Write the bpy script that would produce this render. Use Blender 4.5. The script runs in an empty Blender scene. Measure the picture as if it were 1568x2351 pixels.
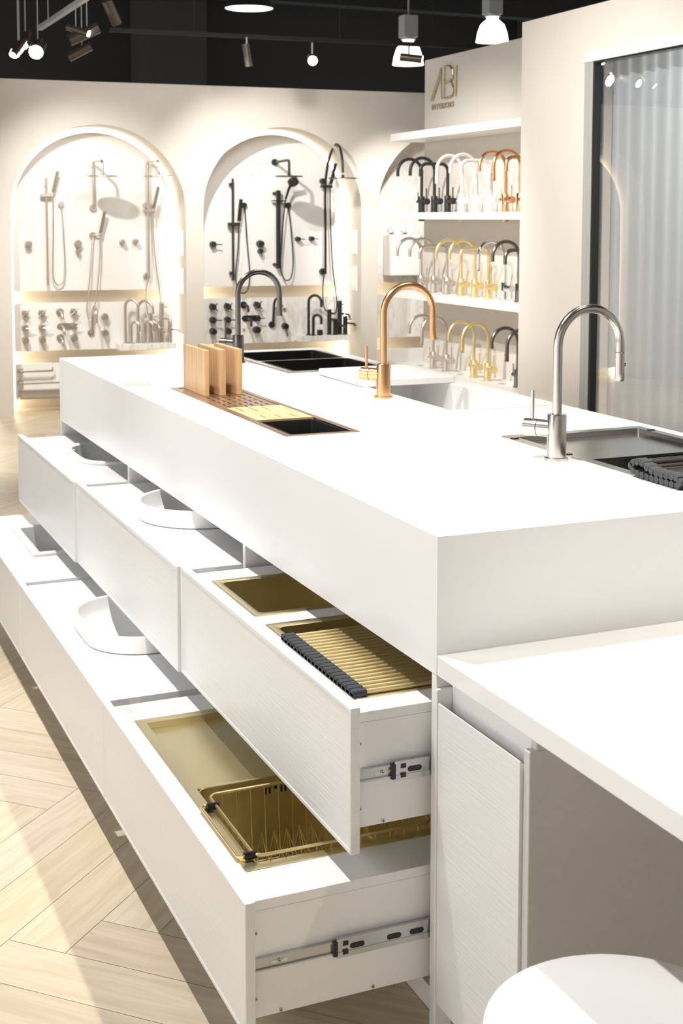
import bpy, bmesh, math, random
from mathutils import Vector, Matrix
random.seed(7)
S = bpy.context.scene
COL = S.collection
PI = math.pi
R = math.radians

# ------------------------------------------------------------------ camera
H = 1.5
FPX, PYX, YAW, PITCH, ROLL = 3086.6, 764.8, R(23.267), R(4.906), R(0.0877)
fw = Vector((math.sin(YAW)*math.cos(PITCH), math.cos(YAW)*math.cos(PITCH), -math.sin(PITCH)))
rt = Vector((math.cos(YAW), -math.sin(YAW), 0))
up = rt.cross(fw)
r2 = rt*math.cos(ROLL)+up*math.sin(ROLL)
u2 = -rt*math.sin(ROLL)+up*math.cos(ROLL)
cd = bpy.data.cameras.new('camera'); cam = bpy.data.objects.new('camera', cd); COL.objects.link(cam)
cam.matrix_world = Matrix(((r2.x, u2.x, -fw.x, 0), (r2.y, u2.y, -fw.y, 0), (r2.z, u2.z, -fw.z, H), (0, 0, 0, 1)))
cd.sensor_fit = 'VERTICAL'; cd.sensor_height = 36.0; cd.sensor_width = 24.0
cd.lens = FPX*36.0/2351
cd.shift_y = -(1175.5-PYX)/2351
cd.clip_start = 0.05; cd.clip_end = 200
cd.dof.use_dof = True; cd.dof.focus_distance = 2.9; cd.dof.aperture_fstop = 11
S.camera = cam

# ------------------------------------------------------------------ view, world, lights
S.view_settings.view_transform = 'Standard'; S.view_settings.look = 'None'
S.view_settings.exposure = 0.13; S.view_settings.gamma = 1.0
S.view_settings.use_curve_mapping = False
W = bpy.data.worlds.new('world'); S.world = W; W.use_nodes = True
bg = W.node_tree.nodes['Background']
wn_ = W.node_tree.nodes; wl_ = W.node_tree.links
wtc = wn_.new('ShaderNodeTexCoord'); wsp = wn_.new('ShaderNodeSeparateXYZ'); wl_.new(wtc.outputs['Generated'], wsp.inputs[0])
def wmath(op, a, b_, c=None, cl=False):
    n = wn_.new('ShaderNodeMath'); n.operation = op; n.use_clamp = cl
    for i, v in enumerate((a, b_, c)):
        if v is None: continue
        if isinstance(v, (int, float)): n.inputs[i].default_value = v
        else: wl_.new(v, n.inputs[i])
    return n.outputs[0]
to_left = wmath('MULTIPLY', wsp.outputs[0], -1.0, None, True); to_back = wmath('MULTIPLY', wsp.outputs[1], -1.0, None, True)
# the rest of the showroom: brighter and whiter to the left, dimmer and warmer behind the viewer
wstr = wmath('MULTIPLY_ADD', to_back, -1.10, wmath('MULTIPLY_ADD', to_left, 0.6, 1.25))
wmx = wn_.new('ShaderNodeMix'); wmx.data_type = 'RGBA'; wmx.inputs['A'].default_value = (0.985, 0.99, 1.0, 1); wmx.inputs['B'].default_value = (1.0, 0.90, 0.80, 1)
wl_.new(to_back, wmx.inputs['Factor']); wl_.new(wmx.outputs['Result'], bg.inputs[0]); wl_.new(wstr, bg.inputs[1])

def spot(name, loc, target, power, size=60, blend=0.35, rad=0.03, col=(1, 0.97, 0.93)):
    l = bpy.data.lights.new(name, 'SPOT'); o = bpy.data.objects.new(name, l); COL.objects.link(o)
    o.location = loc
    d = Vector(target)-Vector(loc)
    o.rotation_euler = d.to_track_quat('-Z', 'Y').to_euler()
    l.energy = power; l.spot_size = R(size); l.spot_blend = blend; l.shadow_soft_size = rad; l.color = col
    return o
# track lamps above the aisle on the left (their light falls to the right and toward the viewer)
spot('aisle_spot', (0.63, 2.89, 3.30), (1.15, 2.35, 0.7), 300, 86, 0.45)
spot('aisle_spot', (0.63, 4.55, 3.30), (1.05, 4.35, 0.7), 170, 60, 0.7)
spot('aisle_spot', (0.50, 5.90, 3.30), (1.00, 5.70, 0.7), 200, 70, 0.7)
# track lamps above the right-hand side of the island
spot('island_spot', (2.30, 1.70, 3.30), (1.05, 1.35, 0.6), 225, 66, 0.5, col=(1, 0.92, 0.82))
spot('island_spot', (2.35, 3.40, 3.30), (1.25, 3.30, 0.6), 150, 66, 0.5, col=(1, 0.92, 0.82))
spot('island_spot', (2.40, 5.10, 3.30), (1.25, 5.00, 0.6), 130, 60, 0.5, col=(1, 0.92, 0.82))

# unseen soft fill added on the left to lift drawer tops and fronts
spot('left_fill', (-2.9, 3.0, 3.2), (0.9, 3.0, 0.5), 230, 75, 0.8, 0.9, (0.98, 0.99, 1.0))

# ------------------------------------------------------------------ mesh builder
class MB:
    def __init__(s): s.v = []; s.f = []; s.m = []; s.mi = 0
    def add(s, vs, fs, mi=None):
        o = len(s.v); s.v += [tuple(p) for p in vs]
        mi = s.mi if mi is None else mi
        for f in fs: s.f.append([i+o for i in f]); s.m.append(mi)
        return s
    def box(s, x0, x1, y0, y1, z0, z1, mi=None):
        x0, x1 = min(x0, x1), max(x0, x1); y0, y1 = min(y0, y1), max(y0, y1); z0, z1 = min(z0, z1), max(z0, z1)
        vs = [(x, y, z) for x in (x0, x1) for y in (y0, y1) for z in (z0, z1)]
        return s.add(vs, [(0, 1, 3, 2), (4, 6, 7, 5), (0, 4, 5, 1), (2, 3, 7, 6), (0, 2, 6, 4), (1, 5, 7, 3)], mi)
    def loft(s, loops, cap0=True, cap1=True, mi=None, closed=False):
        n = len(loops[0]); vs = [p for l in loops for p in l]; fs = []
        m = len(loops)
        for i in range(m if closed else m-1):
            a = i*n; b = ((i+1) % m)*n
            for j in range(n):
                k = (j+1) % n
                fs.append((a+j, a+k, b+k, b+j))
        if not closed:
            if cap0: fs.append(tuple(range(n))[::-1])
            if cap1: fs.append(tuple(range((m-1)*n, m*n)))
        return s.add(vs, fs, mi)
    def cyl(s, p0, p1, r0, r1=None, n=20, mi=None):
        r1 = r0 if r1 is None else r1
        p0 = Vector(p0); p1 = Vector(p1); d = (p1-p0).normalized()
        a = d.orthogonal().normalized(); b = d.cross(a)
        L = []
        for p, r in ((p0, r0), (p1, r1)):
            L.append([p+a*r*math.cos(2*PI*i/n)+b*r*math.sin(2*PI*i/n) for i in range(n)])
        return s.loft(L, mi=mi)
    def tube(s, pts, r, n=14, mi=None, cap=True, closed=False):
        pts = [Vector(p) for p in pts]; m = len(pts); L = []
        T = []
        for i in range(m):
            if closed: t = pts[(i+1) % m]-pts[i-1]
            else: t = pts[min(i+1, m-1)]-pts[max(i-1, 0)]
            T.append(t.normalized())
        a = T[0].orthogonal().normalized()
        for i in range(m):
            a = (a-T[i]*a.dot(T[i])).normalized(); b = T[i].cross(a)
            rr = r[i] if isinstance(r, (list, tuple)) else r
            L.append([pts[i]+a*rr*math.cos(2*PI*k/n)+b*rr*math.sin(2*PI*k/n) for k in range(n)])
        return s.loft(L, cap, cap, mi, closed)
    def lathe(s, prof, c=(0, 0, 0), n=28, mi=None, cap0=True, cap1=True):
        c = Vector(c)
        return s.loft([[c+Vector((r*math.cos(2*PI*i/n), r*math.sin(2*PI*i/n), z)) for i in range(n)] for r, z in prof], cap0, cap1, mi)
    def prism(s, poly, axis, a, b, mi=None):
        def P(p, t): return {'x': (t, p[0], p[1]), 'y': (p[0], t, p[1]), 'z': (p[0], p[1], t)}[axis]
        return s.loft([[P(p, a) for p in poly], [P(p, b) for p in poly]], mi=mi)
    def plate(s, x0, x1, y0, y1, z0, z1, holes, mi=None):
        xs = sorted({x0, x1} | {min(max(h[i], x0), x1) for h in holes for i in (0, 1)})
        ys = sorted({y0, y1} | {min(max(h[i], y0), y1) for h in holes for i in (2, 3)})
        nx, ny = len(xs)-1, len(ys)-1
        def solid(i, j):
            if i < 0 or j < 0 or i >= nx or j >= ny: return False
            cx = (xs[i]+xs[i+1])/2; cy = (ys[j]+ys[j+1])/2
            return not any(h[0] < cx < h[1] and h[2] < cy < h[3] for h in holes)
        for i in range(nx):
            for j in range(ny):
                if not solid(i, j): continue
                a, b, c, d = xs[i], xs[i+1], ys[j], ys[j+1]
                s.add([(a, c, z1), (b, c, z1), (b, d, z1), (a, d, z1), (a, c, z0), (b, c, z0), (b, d, z0), (a, d, z0)],
                      [(0, 1, 2, 3), (7, 6, 5, 4)] + ([] if solid(i-1, j) else [(0, 3, 7, 4)]) + ([] if solid(i+1, j) else [(1, 5, 6, 2)]) +
                      ([] if solid(i, j-1) else [(0, 4, 5, 1)]) + ([] if solid(i, j+1) else [(3, 2, 6, 7)]), mi)
        return s
    def build(s, name, mats, parent=None, loc=(0, 0, 0), rot=None, smooth=False, bevel=0, seg=2, merge=True):
        me = bpy.data.meshes.new(name)
        me.from_pydata(s.v, [], s.f)
        if not isinstance(mats, (list, tuple)): mats = [mats]
        for m in mats: me.materials.append(m)
        me.polygons.foreach_set('material_index', s.m)
        bm = bmesh.new(); bm.from_mesh(me)
        if merge: bmesh.ops.remove_doubles(bm, verts=bm.verts, dist=1e-5)
        bmesh.ops.recalc_face_normals(bm, faces=bm.faces)
        if smooth:
            for f in bm.faces: f.smooth = True
            for e in bm.edges:
                if len(e.link_faces) == 2 and e.calc_face_angle(0) > R(38): e.smooth = False
        bm.to_mesh(me); bm.free()
        o = bpy.data.objects.new(name, me); COL.objects.link(o)
        if parent: o.parent = parent
        o.location = loc
        if rot: o.rotation_euler = rot
        if bevel:
            b = o.modifiers.new('bevel', 'BEVEL'); b.width = bevel; b.segments = seg; b.limit_method = 'ANGLE'; b.angle_limit = R(40)
            b.harden_normals = False
        return o

def thing(name, label, cat, loc=(0, 0, 0), rotz=0, group=None):
    o = bpy.data.objects.new(name, None); COL.objects.link(o); o.location = loc; o.rotation_euler = (0, 0, rotz)
    o.empty_display_size = 0.05
    o['label'] = label; o['category'] = cat
    if group: o['group'] = group
    return o
def tag(o, label, cat, group=None):
    o['label'] = label; o['category'] = cat
    if group: o['group'] = group
    return o
def struct(o): o['kind'] = 'structure'; return o
def arc(c, r, a0, a1, n, f):
    return [f(c[0]+r*math.cos(a0+(a1-a0)*i/n), c[1]+r*math.sin(a0+(a1-a0)*i/n)) for i in range(n+1)]
def smoothpath(P, k=6):
    P = [Vector(p) for p in P]; out = []
    for i in range(len(P)-1):
        p0 = P[max(i-1, 0)]; p1 = P[i]; p2 = P[i+1]; p3 = P[min(i+2, len(P)-1)]
        for j in range(k):
            t = j/k
            out.append(0.5*((2*p1)+(p2-p0)*t+(2*p0-5*p1+4*p2-p3)*t*t+(3*p1-p0-3*p2+p3)*t**3))
    out.append(P[-1]); return out
def rr(cx, cy, hx, hy, r, z, n=8):
    out = []
    r = min(r, hx, hy)
    for (sx, sy, a) in ((1, 1, 0), (-1, 1, 90), (-1, -1, 180), (1, -1, 270)):
        for i in range(n+1):
            t = R(a+90*i/n); out.append((cx+sx*(hx-r)+r*math.cos(t), cy+sy*(hy-r)+r*math.sin(t), z))
    return out
def se(cx, cy, a, b, e, z, n=48):
    out = []
    for i in range(n):
        t = 2*PI*i/n; c, s_ = math.cos(t), math.sin(t)
        out.append((cx+a*math.copysign(abs(c)**(2/e), c), cy+b*math.copysign(abs(s_)**(2/e), s_), z))
    return out

# ------------------------------------------------------------------ materials
MATS = {}
def mat(name, col, rough=0.5, metal=0.0, spec=0.5, coat=0, grain=None, bump=0, noise=0, nscale=8, emis=None, estr=0, trans=0):
    m = bpy.data.materials.new(name); m.use_nodes = True; nt = m.node_tree; N = nt.nodes; Lk = nt.links
    b = N['Principled BSDF']
    b.inputs['Base Color'].default_value = (*col, 1); b.inputs['Roughness'].default_value = rough
    b.inputs['Metallic'].default_value = metal; b.inputs['Specular IOR Level'].default_value = spec
    b.inputs['Coat Weight'].default_value = coat; b.inputs['Coat Roughness'].default_value = 0.12
    if trans: b.inputs['Transmission Weight'].default_value = trans
    if emis: b.inputs['Emission Color'].default_value = (*emis, 1); b.inputs['Emission Strength'].default_value = estr
    if noise or bump:
        tc = N.new('ShaderNodeTexCoord'); mp = N.new('ShaderNodeMapping'); nz = N.new('ShaderNodeTexNoise')
        Lk.new(tc.outputs['Object'], mp.inputs[0]); Lk.new(mp.outputs[0], nz.inputs['Vector'])
        if grain: mp.inputs['Scale'].default_value = grain
        nz.inputs['Scale'].default_value = nscale; nz.inputs['Detail'].default_value = 5
        if noise:
            cr = N.new('ShaderNodeMix'); cr.data_type = 'RGBA'
            cr.inputs['A'].default_value = (*[c*(1-noise) for c in col], 1); cr.inputs['B'].default_value = (*[min(1, c*(1+noise)) for c in col], 1)
            Lk.new(nz.outputs['Fac'], cr.inputs['Factor']); Lk.new(cr.outputs['Result'], b.inputs['Base Color'])
        if bump:
            bp = N.new('ShaderNodeBump'); bp.inputs['Strength'].default_value = bump; bp.inputs['Distance'].default_value = 0.002
            Lk.new(nz.outputs['Fac'], bp.inputs['Height']); Lk.new(bp.outputs[0], b.inputs['Normal'])
    MATS[name] = m
    return m
M_quartz = mat('white_quartz', (0.87, 0.87, 0.865), 0.22, noise=0.012, nscale=3)
M_lacq = mat('white_lacquer', (0.80, 0.795, 0.785), 0.34, grain=(1, 1.6, 34), bump=0.25, nscale=5)
M_mel = mat('white_melamine', (0.80, 0.79, 0.77), 0.45, bump=0.05, nscale=300)
M_gloss = mat('white_gloss_board', (0.88, 0.88, 0.875), 0.25)
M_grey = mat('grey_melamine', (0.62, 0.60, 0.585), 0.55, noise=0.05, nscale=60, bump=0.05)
M_ceram = mat('white_ceramic', (0.88, 0.88, 0.87), 0.30, spec=0.5)
M_paint = mat('cream_plaster', (0.67, 0.625, 0.56), 0.7, noise=0.03, nscale=2.5)
M_paint2 = mat('beige_render', (0.76, 0.70, 0.63), 0.75, noise=0.06, nscale=2.2)
M_niche = mat('niche_plaster', (0.78, 0.71, 0.60), 0.7)
M_shelf = mat('white_shelf', (0.86, 0.85, 0.83), 0.35)
M_black = mat('black_ceiling', (0.006, 0.006, 0.006), 0.8)
M_dark = mat('charcoal_paint', (0.020, 0.0195, 0.019), 0.8)
M_dark2 = mat('dark_column_paint', (0.030, 0.029, 0.028), 0.8)
M_brass = mat('brushed_gold', (0.83, 0.73, 0.46), 0.31, 0.95, grain=(1, 60, 60), bump=0.05, nscale=20)
M_brassT = mat('brushed_gold_tap', (0.84, 0.69, 0.36), 0.36, 0.9)
M_copper = mat('brushed_copper', (0.78, 0.45, 0.23), 0.28, 1.0, grain=(60, 60, 1), bump=0.05, nscale=20)
M_coppd = mat('pale_copper_tray', (0.66, 0.50, 0.38), 0.32, 1.0)
M_nickel = mat('brushed_nickel', (0.63, 0.59, 0.54), 0.22, 1.0, grain=(60, 60, 1), bump=0.05, nscale=20)
M_nick2 = mat('display_nickel', (0.66, 0.60, 0.53), 0.34, 1.0)
M_steel = mat('brushed_steel', (0.52, 0.51, 0.49), 0.19, 1.0, grain=(60, 2, 2), bump=0.05, nscale=20)
M_zinc = mat('zinc_slide', (0.54, 0.55, 0.56), 0.28, 1.0)
M_gun = mat('gunmetal', (0.20, 0.19, 0.18), 0.30, 1.0, grain=(60, 60, 1), bump=0.05, nscale=20)
M_chrome = mat('chrome', (0.85, 0.85, 0.86), 0.06, 1.0)
M_mblack = mat('matte_black', (0.018, 0.017, 0.016), 0.42)
M_bsink = mat('black_granite', (0.004, 0.004, 0.004), 0.6, spec=0.25, bump=0.1, nscale=300)
M_mwhite = mat('matte_white_tap', (0.80, 0.79, 0.77), 0.4)
M_rub = mat('grey_silicone', (0.045, 0.048, 0.055), 0.6)
M_rubk = mat('black_rubber', (0.01, 0.01, 0.01), 0.25)
M_ledm = mat('led_strip_light', (1, 1, 1), 0.5, emis=(1.0, 0.90, 0.74), estr=14)
M_lens = mat('lamp_lens', (1, 1, 1), 0.5, emis=(1.0, 0.93, 0.84), estr=40)
M_dome = mat('lit_glass_dome', (1, 1, 1), 0.4, emis=(1.0, 1.0, 1.0), estr=2.2)
M_can = mat('bronze_lamp_can', (0.10, 0.085, 0.07), 0.35, 0.6)
M_track = mat('grey_track', (0.35, 0.35, 0.35), 0.5)
M_frame = mat('grey_frame', (0.42, 0.43, 0.40), 0.5)
M_header = mat('white_header', (0.90, 0.88, 0.84), 0.5)
M_goldl = mat('gold_letters', (0.50, 0.42, 0.26), 0.3, 0.8)
M_wlet = mat('white_letters', (0.87, 0.855, 0.83), 0.5)
M_shade = mat('opening_shade', (0.01, 0.01, 0.01), 0.8)  # near-black stands in for shade in overflow holes and below the channel slots

def wood(name, c1, c2, scale, stretch):
    m = bpy.data.materials.new(name); m.use_nodes = True; nt = m.node_tree; N = nt.nodes; Lk = nt.links; b = N['Principled BSDF']
    tc = N.new('ShaderNodeTexCoord'); mp = N.new('ShaderNodeMapping'); mp.inputs['Scale'].default_value = stretch
    nz = N.new('ShaderNodeTexNoise'); nz.inputs['Scale'].default_value = scale; nz.inputs['Detail'].default_value = 6; nz.inputs['Distortion'].default_value = 0.4
    cr = N.new('ShaderNodeValToRGB'); cr.color_ramp.elements[0].position = 0.3; cr.color_ramp.elements[1].position = 0.7
    cr.color_ramp.elements[0].color = (*c1, 1); cr.color_ramp.elements[1].color = (*c2, 1)
    Lk.new(tc.outputs['Object'], mp.inputs[0]); Lk.new(mp.outputs[0], nz.inputs['Vector']); Lk.new(nz.outputs['Fac'], cr.inputs[0])
    Lk.new(cr.outputs[0], b.inputs['Base Color']); b.inputs['Roughness'].default_value = 0.45
    return m
M_bamb = wood('bamboo_upright', (0.50, 0.31, 0.145), (0.72, 0.50, 0.28), 3.0, (12, 22, 0.8))
M_bamb2 = wood('bamboo_flat', (0.58, 0.37, 0.17), (0.78, 0.56, 0.32), 3.0, (22, 2, 10))
def marble(name):
    m = bpy.data.materials.new(name); m.use_nodes = True; nt = m.node_tree; N = nt.nodes; Lk = nt.links; b = N['Principled BSDF']
    tc = N.new('ShaderNodeTexCoord'); nz = N.new('ShaderNodeTexNoise'); nz.inputs['Scale'].default_value = 3.2; nz.inputs['Detail'].default_value = 6; nz.inputs['Distortion'].default_value = 1.6
    mp = N.new('ShaderNodeMapping'); mp.inputs['Rotation'].default_value = (0, R(35), 0); mp.inputs['Scale'].default_value = (2.4, 1, 0.7)
    cr = N.new('ShaderNodeValToRGB'); e = cr.color_ramp.elements
    e[0].position = 0.44; e[0].color = (0.87, 0.855, 0.83, 1); e[1].position = 0.56; e[1].color = (0.87, 0.855, 0.83, 1)
    x = e.new(0.50); x.color = (0.74, 0.715, 0.67, 1)
    Lk.new(tc.outputs['Object'], mp.inputs[0]); Lk.new(mp.outputs[0], nz.inputs['Vector']); Lk.new(nz.outputs['Fac'], cr.inputs[0]); Lk.new(cr.outputs[0], b.inputs['Base Color'])
    b.inputs['Roughness'].default_value = 0.3
    return m
M_marb = marble('veined_marble')
M_panel = mat('white_display_board', (0.87, 0.855, 0.83), 0.4)
def clear(name, tint=(1, 1, 1), ior=0.04, gmax=1.0):
    m = bpy.data.materials.new(name); m.use_nodes = True; nt = m.node_tree; N = nt.nodes; Lk = nt.links
    for n in list(N): N.remove(n)
    o = N.new('ShaderNodeOutputMaterial'); mx = N.new('ShaderNodeMixShader'); t = N.new('ShaderNodeBsdfTransparent'); g = N.new('ShaderNodeBsdfGlossy'); fr = N.new('ShaderNodeLayerWeight')
    t.inputs[0].default_value = (*tint, 1); g.inputs['Roughness'].default_value = 0.0; g.inputs['Color'].default_value = (1, 1, 1, 1); fr.inputs['Blend'].default_value = 0.5; pw = N.new('ShaderNodeMath'); pw.operation = 'POWER'; pw.inputs[1].default_value = 4; ma = N.new('ShaderNodeMath'); ma.operation = 'MULTIPLY_ADD'; ma.inputs[1].default_value = gmax-ior; ma.inputs[2].default_value = ior; Lk.new(fr.outputs['Facing'], pw.inputs[0]); Lk.new(pw.outputs[0], ma.inputs[0])
    Lk.new(ma.outputs[0], mx.inputs[0]); Lk.new(t.outputs[0], mx.inputs[1]); Lk.new(g.outputs[0], mx.inputs[2]); Lk.new(mx.outputs[0], o.inputs[0])
    return m
M_glass = clear('tinted_pane', (0.77, 0.80, 0.82), 0.22)
M_acry = clear('clear_acrylic', (0.992, 0.992, 0.992), 0.03, 0.28)

# oak floor
def oak():
    m = bpy.data.materials.new('oak_herringbone'); m.use_nodes = True; nt = m.node_tree; N = nt.nodes; Lk = nt.links; b = N['Principled BSDF']
    uv = N.new('ShaderNodeUVMap'); uv.uv_map = 'uv'
    at = N.new('ShaderNodeAttribute'); at.attribute_name = 'tone'
    mp = N.new('ShaderNodeMapping'); mp.inputs['Scale'].default_value = (1.5, 17, 1)
    nz = N.new('ShaderNodeTexNoise'); nz.inputs['Scale'].default_value = 2.2; nz.inputs['Detail'].default_value = 7; nz.inputs['Distortion'].default_value = 1.2
    Lk.new(uv.outputs[0], mp.inputs[0]); Lk.new(mp.outputs[0], nz.inputs['Vector'])
    cr = N.new('ShaderNodeValToRGB'); e = cr.color_ramp.elements
    e[0].position = 0.30; e[0].color = (0.54, 0.45, 0.325, 1); e[1].position = 0.62; e[1].color = (0.645, 0.56, 0.43, 1)
    Lk.new(nz.outputs['Fac'], cr.inputs[0])
    mx = N.new('ShaderNodeMix'); mx.data_type = 'RGBA'; mx.blend_type = 'MULTIPLY'; mx.inputs['Factor'].default_value = 1
    Lk.new(cr.outputs[0], mx.inputs['A']); Lk.new(at.outputs['Color'], mx.inputs['B']); Lk.new(mx.outputs['Result'], b.inputs['Base Color'])
    b.inputs['Roughness'].default_value = 0.42
    return m
M_oak = oak()
M_gap = mat('oak_board_joint', (0.46, 0.385, 0.28), 0.8)

# ------------------------------------------------------------------ floor
def make_floor():
    w = 0.1386; L = 7; vs = []; fs = []; tones = []; uvs = []; mi = []
    s2 = math.sqrt(0.5); g = 0.0006
    def world(p, q):   # p along (1,1), q along (-1,1)
        p = p*w+2.119/math.sqrt(2)*0+2.966/math.sqrt(2); q = q*w+2.118/math.sqrt(2)
        return ((p-q)*s2, (p+q)*s2)
    def board(p0, q0, lp, lq):
        a = random.uniform(0.90, 1.06); t = (a, a*random.uniform(0.97, 1.0), a*random.uniform(0.93, 1.0))
        e = g/w; c = [(p0+e, q0+e), (p0+lp-e, q0+e), (p0+lp-e, q0+lq-e), (p0+e, q0+lq-e)]
        W4 = [world(*k) for k in c]
        cx = sum(k[0] for k in W4)/4; cy = sum(k[1] for k in W4)/4
        if not (-2.6 < cx < 9.5 and -1.2 < cy < 13): return
        o = len(vs); vs.extend([(x, y, 0) for x, y in W4]); fs.append((o, o+1, o+2, o+3)); mi.append(0); tones.append(t)
        r0, r1 = random.random()*20, random.random()*20
        for k in c:
            u = (k[0]-p0)*w; v = (k[1]-q0)*w
            if lp < lq: u, v = v, u
            uvs.append((u+r0, v+r1))
    for a in range(-110, 110):
        for b_ in range(-16, 17):
            p = a+2+L*b_; q = -(a+1)+L*b_
            board(p, q, L, 1); board(p, q-L, 1, L)
    o = len(vs); vs.extend([(-3, -1.5, -0.002), (10, -1.5, -0.002), (10, 13, -0.002), (-3, 13, -0.002)]); fs.append((o, o+1, o+2, o+3)); mi.append(1); tones.append((1, 1, 1)); uvs.extend([(0, 0)]*4)
    me = bpy.data.meshes.new('floor'); me.from_pydata(vs, [], fs); me.materials.append(M_oak); me.materials.append(M_gap)
    me.polygons.foreach_set('material_index', mi)
    me.color_attributes.new('tone', 'FLOAT_COLOR', 'CORNER'); me.uv_layers.new(name='uv')
    me.uv_layers['uv'].data.foreach_set('uv', [c for u in uvs for c in u])
    ca = me.color_attributes['tone']
    for i, p in enumerate(me.polygons):
        for l in p.loop_indices: ca.data[l].color = (*tones[i], 1)
    ob = bpy.data.objects.new('floor', me); COL.objects.link(ob); struct(ob)
make_floor()

# ------------------------------------------------------------------ arch wall frame
AW = R(4.0); WOX, WOY = 1.6855, 10.2128; ca_, sa_ = math.cos(AW), math.sin(AW)
def wt(s, d, z): return (WOX+s*ca_+d*sa_, WOY-s*sa_+d*ca_, z)
WH = 2.52; RD = 0.42
ARCH = [(0.020, 1.350, 2.20), (1.489, 2.803, 2.215), (2.945, 4.275, 2.23), (-1.445, -0.113, 2.19)]
def arch_wall():
    b = MB()
    edges = [-3.2]+sorted(v for a in ARCH for v in a[:2])+[5.6]
    for i in range(0, len(edges), 2): b.box(edges[i], edges[i+1], 0, RD, 0, WH)
    for (s0, s1, zt) in ARCH:
        c = (s0+s1)/2; r = (s1-s0)/2; zs = zt-r; n = 40
        P = [(c-r*math.cos(PI*i/n), zs+r*math.sin(PI*i/n)) for i in range(n+1)]
        P = [(s0, zs)]+P[1:-1]+[(s1, zs)]
        for k in range(n):
            (a, za), (e, ze) = P[k], P[k+1]
            b.add([(a, 0, za), (e, 0, ze), (e, 0, WH), (a, 0, WH), (a, RD, za), (e, RD, ze), (e, RD, WH), (a, RD, WH)],
                  [(0, 1, 2, 3), (4, 7, 6, 5), (0, 4, 5, 1), (3, 2, 6, 7)])
    b.box(-3.2, 5.6, RD, RD+0.06, 0, WH, 1)
    o = b.build('wall_back', [M_paint, M_niche], None, wt(0, 0, 0), (0, 0, -AW)); struct(o)
arch_wall()
def wthing(name, label, cat, s, d, z, group=None): return thing(name, label, cat, wt(s, d, z), -AW, group)
def wobj(mb, name, mats, label, cat, s, d, z, group=None, **k):
    return tag(mb.build(name, mats, None, wt(s, d, z), (0, 0, -AW), **k), label, cat, group)

which = ['left', 'middle', 'right', 'glass-mirrored']
for i, (s0, s1, zt) in enumerate(ARCH):
    c = (s0+s1)/2; r = (s1-s0)/2; zs = zt-r
    pts = [(-(r-0.014), 0, 0.0), (-(r-0.014), 0, zs*0.5)]+[(-(r-0.014)*math.cos(PI*k/36), 0, zs+(r-0.014)*math.sin(PI*k/36)) for k in range(37)]+[((r-0.014), 0, zs*0.5), ((r-0.014), 0, 0.0)]
    b = MB(); b.tube(pts, 0.014, 8)
    wobj(b, 'led_strip', M_ledm, 'warm white light strip running round the inside of the %s arched niche' % which[i], 'light strip', c, RD-0.02, 0.01, 'niche light strips', smooth=True)
    pr = r-0.042; dz = 0.012*i if i < 3 else 0
    pb = 0.93+dz if i < 3 else 0.09
    poly = [(-pr, pb)]+[(-pr*math.cos(PI*k/36), zs+pr*math.sin(PI*k/36)) for k in range(37)]+[(pr, pb)]
    b = MB(); b.prism(poly, 'y', 0, 0.02)
    for q in (-0.3, 0.3): b.box(q-0.03, q+0.03, 0.02, 0.12, 1.2, 1.26)
    wobj(b, 'display_board', M_marb if i == 2 else M_panel, 'tall arch-topped white board at the top of the %s niche' % which[i], 'panel', c, 0.30, 0, 'niche display panels')
    if i == 3: continue
    b = MB(); b.box(-pr, pr, 0, 0.02, 0.463+dz, 0.835+dz)
    for q in (-0.3, 0.3): b.box(q-0.03, q+0.03, 0.02, 0.12, 0.6, 0.66)
    wobj(b, 'display_board', M_panel if i in (0, 3) else M_marb, ['plain white', 'marble-veined', 'pale marble', 'second plain white'][i]+' board at the middle height of the %s niche' % which[i], 'panel', c, 0.30, 0, 'niche display panels')
    b = MB(); b.box(-pr, pr, 0, 0.02, 0.09, 0.365+dz)
    for q in (-0.3, 0.3): b.box(q-0.03, q+0.03, 0.02, 0.12, 0.2, 0.26)
    if i == 2:
        for zz in (0.18, 0.27): b.box(-pr, pr, -0.002, 0, zz, zz+0.004)
    wobj(b, 'display_board', M_panel, 'low white board at the foot of the %s niche' % which[i], 'panel', c, 0.30, 0, 'niche display panels')
    # samples on the right reveal
    for k, (d0, z0, h) in enumerate([(0.10, 1.20, 0.20), (0.10, 0.90, 0.20), (0.10, 0.36, 0.22)][:3 if i == 0 else 2] if i < 2 else []):
        b = MB(); b.box(-0.008, 0, 0, 0.12, 0, h)
        wobj(b, 'stone_sample', M_marb, '%s pale stone sample on the right reveal of the %s arch' % (['highest', 'second', 'lowest'][k], which[i]), 'stone sample', s1, d0, z0, 'stone samples on the arch reveals')

def text(name, body, size, matl, loc, rot, label, cat, extr=0.004, parent=None, sx=1.0, spacing=1.0, bold=0):
    cu = bpy.data.curves.new(name, 'FONT'); cu.body = body; cu.size = size; cu.extrude = extr; cu.space_character = spacing; cu.space_line = 0.95
    cu.offset = bold
    to = bpy.data.objects.new('tmp', cu); COL.objects.link(to)
    dg = bpy.context.evaluated_depsgraph_get(); me = bpy.data.meshes.new_from_object(to.evaluated_get(dg))
    bpy.data.objects.remove(to)
    o = bpy.data.objects.new(name, me); COL.objects.link(o); me.materials.clear(); me.materials.append(matl)
    o.location = loc; o.rotation_euler = rot; o.scale = (sx, 1, 1)
    if parent: o.parent = parent
    elif label: tag(o, label, cat)
    return o
text('raised_lettering', 'BRUSHED\nNICKEL', 0.088, M_wlet, wt(0.275, 0.297, 1.885), (R(90), 0, -AW), 'white raised words reading BRUSHED NICKEL on the left niche board', 'lettering', spacing=1.15)
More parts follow.
